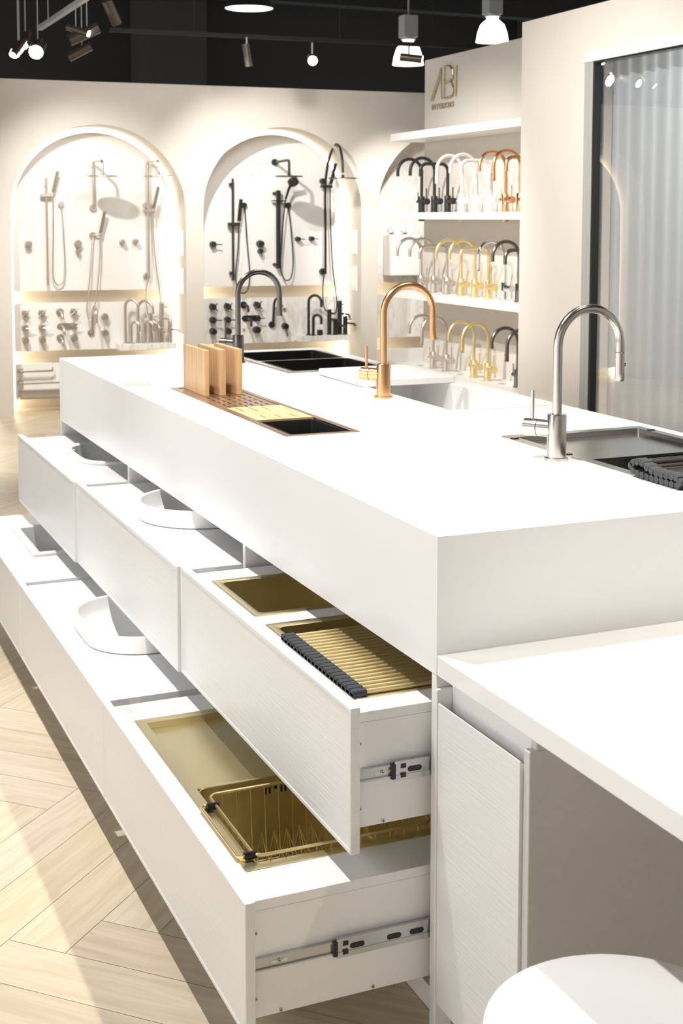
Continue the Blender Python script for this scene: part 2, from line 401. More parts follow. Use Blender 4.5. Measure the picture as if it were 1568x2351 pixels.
text('raised_lettering', 'MATTE\nBLACK', 0.088, M_wlet, wt(1.765, 0.297, 1.925), (R(90), 0, -AW), 'white raised words reading MATTE BLACK on the middle niche board', 'lettering', spacing=1.1)

# ------------------------------------------------------------------ wall fixtures (local x along the wall, -y out of it)
PD = 0.30   # depth of the panel face
def barrel(b, x, z, r, ln, y=0):
    b.cyl((x, y, z), (x, y-0.008, z), r*1.12, n=20); b.cyl((x, y-0.008, z), (x, y-ln, z), r, n=20)
def tap(s, z, kind, m, label, group, r=0.024, name='wall_tap'):
    t = wthing(name, label, 'tap', s, PD, z, group)
    b = MB(); barrel(b, 0, 0, r, 0.055 if kind != 'knob' else 0.07)
    b.build('body', m, t, smooth=True)
    b = MB()
    if kind == 'cross':
        for a in (45, 135):
            c, q = math.cos(R(a))*r*1.75, math.sin(R(a))*r*1.75
            b.cyl((-c, -0.062, -q), (c, -0.062, q), r*0.2, n=8)
    elif kind == 'right': b.cyl((0, -0.05, 0), (r*2.9, -0.06, -0.002), r*0.2, n=8)
    elif kind == 'down': b.cyl((0, -0.05, 0), (r*0.5, -0.06, -r*3.4), r*0.2, n=8)
    elif kind == 'knob': b.cyl((0, -0.07, 0), (0, -0.078, 0), r*0.8, n=20)
    b.build('handle', m, t, smooth=True)
    return t
def spoutw(s, z, m, label, group):
    t = wthing('wall_spout', label, 'spout', s, PD, z, group)
    b = MB(); barrel(b, 0, 0, 0.026, 0.02); b.build('flange', m, t, smooth=True)
    b = MB(); b.tube(smoothpath([(0, 0, 0), (0, -0.10, 0), (0.0, -0.14, -0.012), (0, -0.15, -0.05)], 5), 0.0105, 12); b.build('spout', m, t, smooth=True)
def diverter(s, z, m, label, group):
    t = wthing('shower_mixer', label, 'shower mixer', s, PD, z, group)
    b = MB(); barrel(b, 0, 0, 0.026, 0.06); b.build('large_knob', m, t, smooth=True)
    b = MB(); barrel(b, 0, -0.06, 0.018, 0.06); b.cyl((0, -0.05, -0.06), (0.006, -0.06, -0.10), 0.003, n=8); b.build('small_knob', m, t, smooth=True)
def plate_mixer(s, z, m, label):
    t = wthing('plate_mixer', label, 'mixer', s, PD, z, 'wall mixers on oblong plates')
    b = MB(); b.loft([[(x, -y2, q) for x, q, _ in rr(0, 0, 0.08, 0.024, 0.024, 0)] for y2 in (0, 0.008)]); b.build('plate', m, t)
    b = MB(); b.tube(smoothpath([(-0.045, 0, 0), (-0.045, -0.11, 0), (-0.045, -0.155, -0.012), (-0.045, -0.165, -0.055)], 5), 0.0105, 12); b.build('spout', m, t, smooth=True)
    b = MB(); barrel(b, 0.045, 0, 0.017, 0.06); b.cyl((0.045, -0.05, 0), (0.10, -0.055, 0), 0.004, n=8); b.build('handle', m, t, smooth=True)
def stick(b, p0, p1, w=0.011):
    p0 = Vector(p0); p1 = Vector(p1); d = (p1-p0).normalized(); a = d.cross(Vector((0, 1, 0))).normalized(); c = d.cross(a)
    L = [[p+a*sx*w+c*sy*0.006 for sx, sy in ((1, 1), (-1, 1), (-1, -1), (1, -1))] for p in (p0, p1)]
    b.loft(L)
def hose(t, pts, m): b = MB(); b.tube(smoothpath(pts, 7), 0.0055, 8); return b.build('hose', m, t, smooth=True)
def disc(t, x, y, z, m, r=0.115):
    b = MB(); b.lathe([(0.012, 0.03), (0.012, 0.008), (r*0.98, 0.006), (r, 0.003), (r, 0), (r*0.98, -0.002)], (x, y, z), 36); return b.build('rain_head', m, t, smooth=True)

NK, BK = M_nick2, M_mblack
# left arch: brushed nickel
t = wthing('rail_shower', 'brushed nickel rail shower with slim handset, at the left of the left arch', 'shower', 0.316, PD, 0.976, 'hand showers on rails')
b = MB(); b.cyl((0, -0.05, 0), (0, -0.05, 0.823), 0.0085, n=12)
for q in (0.05, 0.77): b.cyl((0, 0, q), (0, -0.05, q), 0.009, n=12)
b.build('rail', NK, t, smooth=True)
b = MB(); b.box(-0.045, 0.05, -0.075, -0.035, 0.68, 0.705); b.build('slider', NK, t, bevel=0.003)
b = MB(); stick(b, (0.048, -0.075, 0.715), (0.082, -0.10, 0.875), 0.012); b.build('handset', NK, t)
b = MB(); barrel(b, 0.115, 0.625, 0.021, 0.03); b.cyl((0.115, -0.02, 0.62), (0.118, -0.02, 0.58), 0.008, n=10); b.build('wall_outlet', NK, t, smooth=True)
hose(t, [(0.047, -0.07, 0.69), (0.045, -0.06, 0.4), (0.038, -0.05, 0.12), (0.05, -0.05, 0.03), (0.085, -0.04, 0.0), (0.12, -0.04, 0.03), (0.135, -0.03, 0.14), (0.128, -0.03, 0.40), (0.118, -0.02, 0.59)], NK)
tap(0.177, 1.295, 'knob', NK, 'round nickel knob left of the rail shower in the left arch', None, 0.025, 'shower_valve')
diverter(0.554, 1.297, NK, 'stacked two-knob nickel mixer in the left arch, right of the rail shower', None)
t = wthing('overhead_shower', 'nickel shower arm with a flat round rain head, mid left arch', 'shower', 0.677, PD, 1.574, 'overhead shower arms')
b = MB(); barrel(b, 0, 0, 0.026, 0.03); b.build('flange', NK, t, smooth=True)
b = MB(); b.tube(smoothpath([(0, -0.02, 0), (0, -0.05, 0.01), (0, -0.055, 0.05), (0, -0.055, 0.30), (0, -0.065, 0.345), (0, -0.10, 0.355), (0.01, -0.36, 0.352), (0.012, -0.40, 0.34), (0.012, -0.41, 0.30), (0.012, -0.41, 0.255)], 5), 0.0095, 12); b.build('arm', NK, t, smooth=True)
disc(t, 0.012, -0.41, 0.232, NK)
t = wthing('hand_shower', 'nickel slim hand shower on a wall bracket below the nickel rain head', 'shower', 0.671, PD, 1.361)
b = MB(); barrel(b, 0, 0, 0.024, 0.03); b.cyl((0, -0.03, 0), (0.055, -0.05, 0), 0.007, n=10); b.box(0.045, 0.065, -0.065, -0.04, -0.01, 0.012); b.build('bracket', NK, t, smooth=True)
b = MB(); stick(b, (0.055, -0.052, 0.015), (0.085, -0.085, 0.185), 0.012); b.build('handset', NK, t)
hose(t, [(0.052, -0.05, 0.0), (0.045, -0.06, -0.2), (0.01, -0.07, -0.5), (-0.03, -0.08, -0.64), (-0.05, -0.08, -0.65), (-0.06, -0.07, -0.56), (-0.03, -0.06, -0.3), (0.0, -0.03, -0.02)], NK)
tap(0.899, 1.309, 'knob', NK, 'left one of two small nickel knobs under the nickel rain head shadow', 'paired nickel knobs', 0.019, 'shower_valve')
tap(1.003, 1.313, 'knob', NK, 'right one of two small nickel knobs, beside the nickel shower column', 'paired nickel knobs', 0.019, 'shower_valve')
def column(s, z0, m, label, goose):
    t = wthing('shower_column', label, 'shower', s, PD, z0, 'tall shower columns')
    b = MB(); barrel(b, 0, 0, 0.024, 0.04); b.build('lower_outlet', m, t, smooth=True)
    b = MB()
    if not goose:
        P = [(0.01, -0.055, 0), (0.01, -0.055, 0.3), (0.01, -0.055, 0.84), (0.01, -0.06, 0.885), (0.012, -0.09, 0.90), (0.02, -0.36, 0.895), (0.022, -0.40, 0.88), (0.022, -0.41, 0.83), (0.022, -0.41, 0.80)]
        zt = 0.775; hx, hy = 0.022, -0.41
    else:
        P = [(0.012, -0.055, -0.02), (0.012, -0.055, 0.3), (0.008, -0.055, 0.62), (0.008, -0.065, 0.74), (0.008, -0.125, 0.88), (0.01, -0.215, 0.985), (0.012, -0.32, 1.03), (0.014, -0.41, 0.995), (0.014, -0.465, 0.90), (0.014, -0.48, 0.80)]
        zt = 0.755; hx, hy = 0.014, -0.48
    b.tube(smoothpath(P, 4), 0.0105, 12); b.build('riser_pipe', m, t, smooth=True)
    b = MB(); barrel(b, 0, 0.56 if not goose else 0.745, 0.022, 0.05); b.build('upper_flange', m, t, smooth=True)
    disc(t, hx, hy, zt, m)
    zs_ = 0.505 if not goose else 0.69
    b = MB(); b.box(-0.028, 0.066, -0.08, -0.035, zs_, zs_+0.024); b.build('slider', m, t, bevel=0.003)
    b = MB(); stick(b, (0.052, -0.07, zs_+0.03), (0.085, -0.10, zs_+0.20), 0.012); b.build('handset', m, t)
    hose(t, [(0.05, -0.06, zs_), (0.055, -0.055, zs_-0.25), (0.075, -0.05, 0.05), (0.11, -0.05, -0.22), (0.10, -0.06, -0.34), (0.05, -0.06, -0.345), (0.0, -0.06, -0.30), (-0.01, -0.05, -0.15), (0.004, -0.05, -0.01)], m)
column(1.092, 1.035, NK, 'tall brushed nickel shower column at the right of the left arch', False)
pos = ['top', 'centre', 'bottom']
G = 'nickel taps on the left middle board'
for k, (z, kd) in enumerate([(0.758, 'cross'), (0.645, 'right'), (0.554, 'knob')]):
    desc = {'cross': 'cross-handled', 'right': 'lever', 'knob': 'round-knob'}[kd]
    tap(0.141, z, kd, NK, 'nickel %s wall tap, %s of the first column in the left arch' % (desc, pos[k]), G)
    tap(0.269, z, kd, NK, 'nickel %s wall tap, %s of the second column in the left arch' % (desc, pos[k]), G)
spoutw(0.409, 0.764, NK, 'short nickel bath spout above the nickel plate mixer', G)
tap(0.513, 0.764, 'cross', NK, 'nickel cross-handled tap above the right end of the nickel plate mixer', G)
plate_mixer(0.465, 0.652, NK, 'nickel wall mixer on an oblong plate in the left arch')
spoutw(0.409, 0.562, NK, 'short nickel bath spout below the nickel plate mixer', G)
tap(0.513, 0.562, 'knob', NK, 'round nickel knob below the nickel plate mixer', G, 0.026)
def goosewall(s, z, m, label, h):
    t = wthing('swan_neck_spout', label, 'spout', s, PD, z, 'swan neck wall spouts')
    b = MB(); barrel(b, 0, 0, 0.024, 0.02); b.build('flange', m, t, smooth=True)
    P = [(0, -0.01, 0), (0.0, -0.035, 0.01), (0.004, -0.04, 0.04), (0.01, -0.04, h-0.05)]+[(0.012, -0.04-0.085*(1-math.cos(R(a))), h-0.05+0.06*math.sin(R(a))) for a in range(20, 181, 20)]+[(0.012, -0.21, h-0.11)]
    b = MB(); b.tube(smoothpath(P, 3), 0.0105, 12); b.build('spout', m, t, smooth=True)
goosewall(0.648, 0.598, NK, 'nickel swan-neck wall spout right of the nickel plate mixer', 0.20)
tap(0.756, 0.722, 'down', NK, 'upper nickel knob with a lever hanging down, right of the swan-neck spout', G)
tap(0.756, 0.594, 'down', NK, 'lower nickel knob with a lever hanging down, right of the swan-neck spout', G)
def ledge(s0, s1, z0, z1, label):
    b = MB(); b.box(0, s1-s0, -0.17, 0, z0, z1); wobj(b, 'tap_ledge', M_marb, label, 'ledge', s0, PD, 0, 'tap ledges', bevel=0.003)
ledge(0.841, 1.297, 0.463, 0.512, 'white ledge carrying nickel basin taps in the left arch')
ledge(2.323, 2.760, 0.488, 0.534, 'white ledge carrying black basin taps in the middle arch')
def basin_tap(s, z, m, label, h, r, style, group, d=-0.09):
    t = wthing('basin_tap', label, 'tap', s, PD+d, z, group)
    if style == 'goose':
        b = MB(); b.cyl((0, 0, 0), (0, 0, 0.006), 0.023, n=18)
        P = [(0, 0, 0), (0, 0, h*0.5), (0, 0, h-r)]+[(r*(1-math.cos(R(a)))*0.8, -r*(1-math.cos(R(a)))*0.6, h-r+r*math.sin(R(a))) for a in range(15, 181, 15)]+[(r*1.6, -r*1.2, h-r-0.04)]
        b.tube(P, 0.0115, 12); b.build('spout', m, t, smooth=True)
    elif style == 'box':
        b = MB(); b.box(-0.02, 0.02, -0.02, 0.02, 0, h); b.build('body', m, t, bevel=0.002)
    else:
        b = MB(); b.cyl((0, 0, 0), (0, 0, h), r, n=20); b.cyl((0, 0, 0), (0, 0, 0.005), r*1.25, n=20); b.build('body', m, t, smooth=True)
        b = MB(); b.tube(smoothpath([(0, 0, h*0.62), (0.03, -0.07, h*0.62), (0.045, -0.10, h*0.60), (0.05, -0.11, h*0.50)], 4), 0.0085, 10); b.build('spout', m, t, smooth=True)
        b = MB(); b.cyl((0, 0, h-0.03), (0.045, -0.03, h-0.028), 0.004, n=8); b.build('handle', m, t, smooth=True)
G2 = 'nickel basin taps on the ledge'
basin_tap(0.905, 0.512, NK, 'tall narrow nickel swan-neck tap, leftmost on the nickel ledge', 0.345, 0.055, 'goose', G2)
basin_tap(0.945, 0.512, NK, 'short nickel swan-neck tap between the two tall ones on the nickel ledge', 0.17, 0.035, 'goose', G2, -0.12)
basin_tap(1.005, 0.512, NK, 'tall wide nickel swan-neck tap, second tall one on the nickel ledge', 0.335, 0.065, 'goose', G2)
basin_tap(1.055, 0.512, NK, 'short nickel swan-neck tap in front of the wide tall one', 0.17, 0.035, 'goose', G2, -0.12)
basin_tap(1.105, 0.512, NK, 'nickel pillar tap with side lever in the middle of the nickel ledge', 0.235, 0.016, 'pillar', G2)
basin_tap(1.155, 0.512, NK, 'short nickel pillar tap beside the tallest pillar tap', 0.15, 0.016, 'pillar', G2, -0.12)
basin_tap(1.195, 0.512, NK, 'tallest nickel pillar tap near the right end of the ledge', 0.31, 0.018, 'pillar', G2)
basin_tap(1.255, 0.512, NK, 'nickel pillar tap at the right end of the nickel ledge', 0.17, 0.016, 'pillar', G2, -0.12)
def rail(s, z, ln, label, hook):
    t = wthing('towel_bar', label, 'rail', s, PD, z, 'square-plated nickel rails')
    b = MB(); b.box(-0.022, 0.022, -0.01, 0, -0.022, 0.022); b.box(-0.012, 0.012, -0.06, -0.01, -0.012, 0.012); b.build('wall_plate', NK, t, bevel=0.002)
    b = MB(); b.box(0, ln, -0.066, -0.054, -0.007, 0.007)
    if hook: b.box(ln-0.01, ln, -0.066, -0.054, 0.007, 0.028)
    b.build('bar', NK, t, bevel=0.0015)
rail(0.098, 0.311, 0.245, 'short nickel roll holder with an upturned end at the foot of the left arch', True)
rail(0.098, 0.218, 0.60, 'long flat nickel towel bar below the roll holder', False)
b = MB(); b.box(0, 0.70, -0.13, 0, 0, 0.006)
b.add([(0, -0.13, 0), (0.70, -0.13, 0), (0.70, -0.125, 0.0), (0, -0.125, 0.0), (0, -0.13, 0.02), (0.70, -0.13, 0.02), (0.70, -0.125, 0.02), (0, -0.125, 0.02)], [(0, 1, 5, 4), (3, 7, 6, 2), (4, 5, 6, 7), (0, 4, 7, 3), (1, 2, 6, 5)])
b.box(0, 0.70, -0.006, 0, 0, 0.05)
wobj(b, 'metal_shelf', M_nick2, 'dark nickel tray shelf at the foot of the left arch', 'shelf', 0.08, PD, 0.105)

# middle arch: matte black
t = wthing('rail_shower', 'black slim rail shower with stick handset, at the left of the middle arch', 'shower', 1.792, PD, 0.992, 'hand showers on rails')
b = MB(); b.box(-0.008, 0.008, -0.056, -0.04, 0, 0.822)
for q in (0.06, 0.775): b.box(-0.022, 0.0, -0.05, 0, q-0.012, q+0.012)
b.build('rail', BK, t)
b = MB(); b.box(-0.043, 0.055, -0.075, -0.035, 0.44, 0.468); b.build('slider', BK, t, bevel=0.004)
b = MB(); stick(b, (0.048, -0.06, 0.48), (0.058, -0.09, 0.655), 0.014); b.build('handset', BK, t)
b = MB(); barrel(b, 0.105, 0.608, 0.020, 0.03); b.cyl((0.105, -0.02, 0.6), (0.108, -0.02, 0.565), 0.008, n=10); b.build('wall_outlet', BK, t, smooth=True)
hose(t, [(0.047, -0.06, 0.445), (0.04, -0.055, 0.25), (0.02, -0.05, 0.05), (0.035, -0.05, -0.06), (0.08, -0.045, -0.105), (0.125, -0.04, -0.07), (0.142, -0.035, 0.06), (0.125, -0.03, 0.28), (0.108, -0.02, 0.57)], BK)
tap(1.633, 1.285, 'right', BK, 'black lever mixer at the far left of the middle arch', None, 0.023, 'shower_mixer')
diverter(2.027, 1.287, BK, 'stacked two-knob black mixer between the two black rail showers', None)
t = wthing('overhead_shower', 'black shower arm with a flat round rain head, centre of the middle arch', 'shower', 2.156, PD, 1.95, 'overhead shower arms')
b = MB(); barrel(b, 0, 0, 0.024, 0.03); b.build('flange', BK, t, smooth=True)
b = MB(); b.tube(smoothpath([(0, -0.02, 0), (0, -0.2, 0.0), (0, -0.37, 0), (0, -0.405, -0.012), (0, -0.41, -0.05), (0, -0.41, -0.10)], 5), 0.0105, 12); b.build('arm', BK, t, smooth=True)
disc(t, 0, -0.41, -0.128, BK, 0.11)
t = wthing('rail_shower', 'black rail shower with thick bar and round handset, centre of the middle arch', 'shower', 2.176, PD, 1.087, 'hand showers on rails')
b = MB(); b.box(-0.019, 0.014, -0.065, -0.035, 0, 0.634)
for q in (0.03, 0.61): b.cyl((-0.03, 0, q), (-0.005, -0.05, q), 0.012, n=12)
b.build('rail', BK, t, bevel=0.004)
b = MB(); b.box(-0.057, 0.06, -0.082, -0.03, 0.545, 0.555); b.build('slider', BK, t, bevel=0.002)
b = MB(); b.tube([(0.05, -0.08, 0.56), (0.07, -0.10, 0.64), (0.09, -0.13, 0.70)], [0.008, 0.011, 0.013], 10)
b.cyl((0.093, -0.135, 0.712), (0.098, -0.155, 0.688), 0.045, 0.043, n=24); b.build('handset', BK, t, smooth=True)
b = MB(); barrel(b, 0.093, 0.512, 0.022, 0.03); b.cyl((0.093, -0.02, 0.505), (0.096, -0.02, 0.46), 0.008, n=10); b.build('wall_outlet', BK, t, smooth=True)
hose(t, [(0.05, -0.075, 0.545), (0.038, -0.06, 0.4), (0.018, -0.05, 0.1), (0.02, -0.05, -0.02), (0.05, -0.045, -0.09), (0.078, -0.045, -0.10), (0.11, -0.04, -0.07), (0.128, -0.035, 0.05), (0.115, -0.03, 0.28), (0.097, -0.02, 0.47)], BK)
tap(2.348, 1.325, 'right', BK, 'left one of two small black levers in the middle arch', 'paired black levers', 0.018, 'shower_mixer')
tap(2.467, 1.328, 'right', BK, 'right one of two small black levers in the middle arch', 'paired black levers', 0.018, 'shower_mixer')
column(2.566, 1.055, BK, 'tall black shower column with a high bent pipe, right of the middle arch', True)
G = 'black taps on the middle board'
for k, (z, kd) in enumerate([(0.781, 'cross'), (0.673, 'right'), (0.581, 'knob')]):
    desc = {'cross': 'cross-handled', 'right': 'lever', 'knob': 'round-knob'}[kd]
    tap(1.628, z, kd, BK, 'black %s wall tap, %s of the first column in the middle arch' % (desc, pos[k]), G)
    tap(1.751, z, kd, BK, 'black %s wall tap, %s of the second column in the middle arch' % (desc, pos[k]), G)
spoutw(1.890, 0.790, BK, 'short black bath spout above the black plate mixer', G)
tap(1.999, 0.789, 'cross', BK, 'black cross-handled tap above the right end of the black plate mixer', G)
plate_mixer(1.955, 0.679, BK, 'black wall mixer on an oblong plate in the middle arch')
tap(1.994, 0.585, 'knob', BK, 'round black knob below the black plate mixer', G, 0.026)
for (s, z, r, l) in ((1.889, 0.588, 0.009, 'small bare brass pipe stub below the black plate mixer'), (2.236, 0.747, 0.017, 'bare brass pipe ring right of the black swan-neck spout')):
    b = MB(); b.cyl((0, 0, 0), (0, -0.012, 0), r, n=16); b.cyl((0, -0.012, 0), (0, -0.016, 0), r*0.55, n=16, mi=1)
    wobj(b, 'pipe_stub', [M_brassT, M_zinc], l, 'pipe end', s, PD, z, smooth=True)
goosewall(2.128, 0.623, BK, 'black swan-neck wall spout seen behind the dark faucet', 0.21)
tap(2.238, 0.608, 'down', BK, 'black knob with a lever hanging down, right of the black swan-neck spout', G)
G2 = 'black basin taps on the ledge'
basin_tap(2.420, 0.534, BK, 'tall black swan-neck tap at the left of the black ledge', 0.33, 0.055, 'goose', G2)
basin_tap(2.450, 0.534, BK, 'short black swan-neck tap beside the tall one', 0.17, 0.035, 'goose', G2, -0.12)
basin_tap(2.510, 0.534, BK, 'small black square block tap on the black ledge', 0.045, 0.02, 'box', G2, -0.11)
basin_tap(2.600, 0.534, BK, 'black pillar tap with lever, left of the tallest black one', 0.21, 0.018, 'pillar', G2)
basin_tap(2.640, 0.534, BK, 'short black pillar tap between the two tall pillars', 0.13, 0.018, 'pillar', G2, -0.12)
basin_tap(2.690, 0.534, BK, 'tallest black pillar tap on the black ledge', 0.28, 0.019, 'pillar', G2)
basin_tap(2.730, 0.534, BK, 'black pillar tap at the right end of the black ledge', 0.155, 0.018, 'pillar', G2, -0.12)
# right arch: white pieces
tap(3.165, 1.40, 'cross', M_mwhite, 'white cross-handled tap at the left of the right arch', 'white taps in the right arch')
tap(3.285, 1.40, 'cross', M_mwhite, 'white cross-handled tap nearer the display shelves', 'white taps in the right arch')
b = MB(); b.loft([rr(0.13, -0.09, 0.15, 0.09, 0.04, z) for z in (0, 0.34)]); b.cyl((0.13, 0.0, 0.17), (0.13, -0.02, 0.17), 0.05)
wobj(b, 'wall_hung_basin', M_ceram, 'tall white rounded box basin hung in the right arch', 'basin', 3.12, PD, 1.02, bevel=0.006)

# ------------------------------------------------------------------ ceiling, dark backdrop
b = MB(); b.box(-18, 18, -4, 24, 5.0, 5.1); struct(b.build('ceiling', M_black))
b = MB(); b.box(-18, 18, 20.5, 20.7, 0, 5.0); struct(b.build('wall_far', M_dark))
for i, (x0, x1) in enumerate(((5.26, 6.22), (12.05, 13.35))):
    b = MB(); b.box(x0, x1, 19.6, 20.4, 0, 5.0); struct(b.build('trim_%d' % (i+1), M_dark2))
for i, (y, z) in enumerate(((18.5, 4.62), (15.5, 4.7), (12.8, 4.45))):
    b = MB(); b.box(-2, 17, y, y+0.28, z, 4.99); struct(b.build('trim_%d' % (i+3), M_dark if i == 1 else M_black))
def dome(x, y, z, r, h, label):
    t = thing('pendant_lamp', label, 'pendant lamp', (x, y, z), 0, 'pendant lamps in the dark hall')
    b = MB(); b.lathe([(r*1.03, 0), (r, 0.02), (r*0.93, h*0.35), (r*0.75, h*0.68), (r*0.45, h*0.86), (r*0.36, h*0.9), (r*0.36, h)], n=32, cap0=False); b.build('glass_dome', M_dome, t, smooth=True)
    b = MB(); b.box(-r*0.48, r*0.48, -r*0.45, r*0.45, h+0.03, h+0.31); b.cyl((0, 0, h), (0, 0, h+0.04), r*0.48); b.build('ballast_box', M_track, t)
    b = MB(); b.cyl((0, 0, h+0.3), (0, 0, 5.0-z), 0.012, n=8); b.build('hanger', M_track, t)
dome(9.07, 16.0, 3.85, 0.215, 0.33, 'glowing glass dome lamp over the right-hand walls')
dome(7.82, 16.0, 3.49, 0.20, 0.32, 'glowing glass dome lamp just left of the sign wall')
t = thing('pendant_lamp', 'wide dark metal pendant glowing white below, top centre', 'pendant lamp', (4.22, 12.0, 3.43))
b = MB(); b.lathe([(0.23, 0), (0.232, 0.012), (0.18, 0.10), (0.10, 0.20), (0.06, 0.30), (0.06, 0.42)], n=32, cap0=False); b.build('shade', M_black, t, smooth=True)
b = MB(); b.lathe([(0.222, 0.006), (0.222, 0.012)], n=32); b.build('diffuser', M_dome, t)
b = MB(); b.cyl((0, 0, 0.42), (0, 0, 1.57), 0.01, n=8); b.build('hanger', M_track, t)

# track lighting
def rod(b, p0, p1, w, h):
    p0 = Vector(p0); p1 = Vector(p1); d = (p1-p0).normalized(); a = d.cross(Vector((0, 0, 1))).normalized()*w; c = Vector((0, 0, h))
    b.loft([[p+a-c, p+a+c, p-a+c, p-a-c] for p in (p0, p1)])
b = MB(); rod(b, (1.807, 9.49, 2.80), (1.83, 4.5, 2.80), 0.018, 0.014)
for y in (9.2, 8.0, 6.6): b.cyl((1.81, y, 2.81), (1.81, y, 5.0), 0.003, n=6)
tag(b.build('lighting_track', M_track), 'light grey lighting track running toward the viewer, top left', 'lighting track')
b = MB(); rod(b, (2.25, 9.3, 2.79), (5.3, 9.3, 2.82), 0.018, 0.014)
for x in (2.86, 3.98, 4.75): b.cyl((x, 9.3, 2.8), (x, 9.3, 5.0), 0.003, n=6)
tag(b.build('lighting_track', M_black), 'black lighting track running across above the arches', 'lighting track')
def can(p, d, label, lit=True, top=4.995, r=0.032, ln=0.15, power=0, target=None, cone=50):
    t = thing('track_spotlight', label, 'spotlight', p, 0, 'track spotlights')
    d = Vector(d).normalized()
    b = MB(); b.cyl(-d*ln, (0, 0, 0), r, n=20); b.build('can', M_can, t, smooth=True)
    b = MB(); b.cyl(d*0.0005, d*0.003, r*0.88, n=20); b.build('lens', M_lens if lit else M_rubk, t)
    b = MB(); b.cyl(-d*ln*0.6, (-d*ln*0.6).to_2d().to_3d()+Vector((0, 0, top-p[2])), 0.0035 if top > 4 else 0.007, n=8); b.build('stem', M_track, t)
    if power:
        spot('spot_beam', Vector(p)+d*0.02, target, power, cone, 0.5, 0.025, (1, 0.96, 0.90))
# two big lit ones facing the room
can((1.66, 8.85, 2.56), (-0.35, -1, -0.5), 'big lit spotlight glaring at the viewer, top left', r=0.05)
can((1.50, 8.70, 2.53), (-0.45, -1, -0.5), 'smaller lit spotlight at the far top left', r=0.035)
can((1.60, 8.95, 2.61), (-0.3, -0.8, -0.8), 'lit spotlight partly behind the glaring one, top left', r=0.03)
can((1.46, 8.55, 2.50), (-0.6, -0.5, -0.8), 'lit spotlight lowest at the far left edge of the cluster', r=0.024)
# dark cans aimed at the arches
p0 = Vector((2.13, 8.60, 2.735)); can(tuple(p0), (0.45, 0.35, -0.75), 'dark spotlight can at the top of the near track, tilted right', False, r=0.035, ln=0.17)
can((1.83, 8.62, 2.615), (-0.85, 0.2, -0.42), 'dark spotlight can hanging level from the near track', False, r=0.036, ln=0.20)
can((1.935, 8.55, 2.655), (0.75, -0.55, -0.30), 'lit small spotlight below the near track, turned right', True, r=0.022, ln=0.15)
can((1.86, 8.80, 2.53), (-0.8, 0.3, -0.45), 'lowest dark spotlight can under the near track', False, r=0.030, ln=0.16)
can((3.26, 9.28, 2.585), (0.18, 0.05, -1), 'unlit bronze spotlight hanging from the cross track', False, top=2.79, ln=0.16, r=0.028)
can((3.7445, 9.25, 2.645), (-0.35, -1, -0.25), 'starry lit spotlight facing the viewer on the cross track', True, top=2.79, r=0.038)
can((4.655, 9.28, 2.70), (0.9, -0.45, -0.12), 'spotlight pointing right on the cross track beside the sign wall', True, top=2.80, r=0.030, ln=0.17)
# beams that light the arches and the floor before them
WC = (1, 0.96, 0.90)
spot('arch_bay_beam', (1.72, 8.86, 2.50), wt(0.68, 0.3, 1.15), 115, 74, 1.0, 0.03, WC)
spot('arch_bay_beam', wt(1.17, -1.35, 2.70), wt(2.25, 0.3, 1.15), 165, 72, 1.0, 0.03, WC)
spot('arch_bay_beam', wt(2.7, -1.6, 2.75), wt(3.3, 0.3, 1.10), 220, 46, 0.8, 0.03, WC)
spot('arch_bay_beam', wt(-0.7, -2.4, 3.1), wt(-0.35, -0.9, 0.0), 420, 74, 1.0, 0.03, WC)  # unseen lamp added to brighten the floor in front of the arches
spot('shelf_beam', (1.9, 6.9, 3.2), (4.05, 7.6, 0.8), 330, 62, 0.9, 0.04, (1, 0.97, 0.92))
spot('curtain_fill', (5.2, 4.2, 2.9), (4.0, 4.6, 1.2), 300, 120, 0.8, 0.3, (1.0, 1.0, 0.98))  # unseen lamp added behind the glass to brighten the curtain
spot('wall_fill', wt(1.3, -4.2, 3.4), wt(1.5, 0.0, 2.6), 330, 66, 1.0, 0.6, (1, 0.97, 0.93))  # broad unseen lamp added to lift the dark upper arch wall
spot('wall_beam', (1.5, 4.4, 3.2), (3.84, 5.9, 1.2), 430, 66, 1.0, 0.04, (1, 0.96, 0.91))

# ------------------------------------------------------------------ right-hand walls
b = MB(); b.box(4.16, 4.30, 6.2, 8.25, 0, 2.56); struct(b.build('wall_shelves', M_paint))
b = MB(); gy1 = 5.83
b.box(3.84, 3.92, gy1, 6.30, 0, 2.56); b.box(3.84, 4.16, 6.30, 6.445, 0, 2.56); b.box(3.84, 3.92, -1.0, gy1, 2.325, 2.56)
struct(b.build('wall_right', M_paint2))
wn = struct(bpy.data.objects.new('window_1', None)); COL.objects.link(wn); wn.location = (3.84, 5.83, 0)
b = MB(); b.box(-0.006, 0.06, -6.8, 0, 2.28, 2.326); b.build('window_header', M_header, wn, bevel=0.002)
b = MB(); b.box(0.0, 0.07, -0.075, 0.0, 0, 2.28); b.box(-0.002, 0.004, -0.045, -0.035, 0, 2.28); b.build('window_jamb', M_frame, wn)
b = MB(); b.box(0.0, 0.05, -0.092, -0.077, 0, 2.28); b.box(0, 0.05, -6.8, -0.092, 2.270, 2.28); b.build('window_seal', M_rubk, wn)
b = MB(); b.add([(0.02, -6.8, 0), (0.02, -0.092, 0), (0.02, -0.092, 2.270), (0.02, -6.8, 2.270)], [(0, 1, 2, 3)]); b.build('window_pane', M_glass, wn)
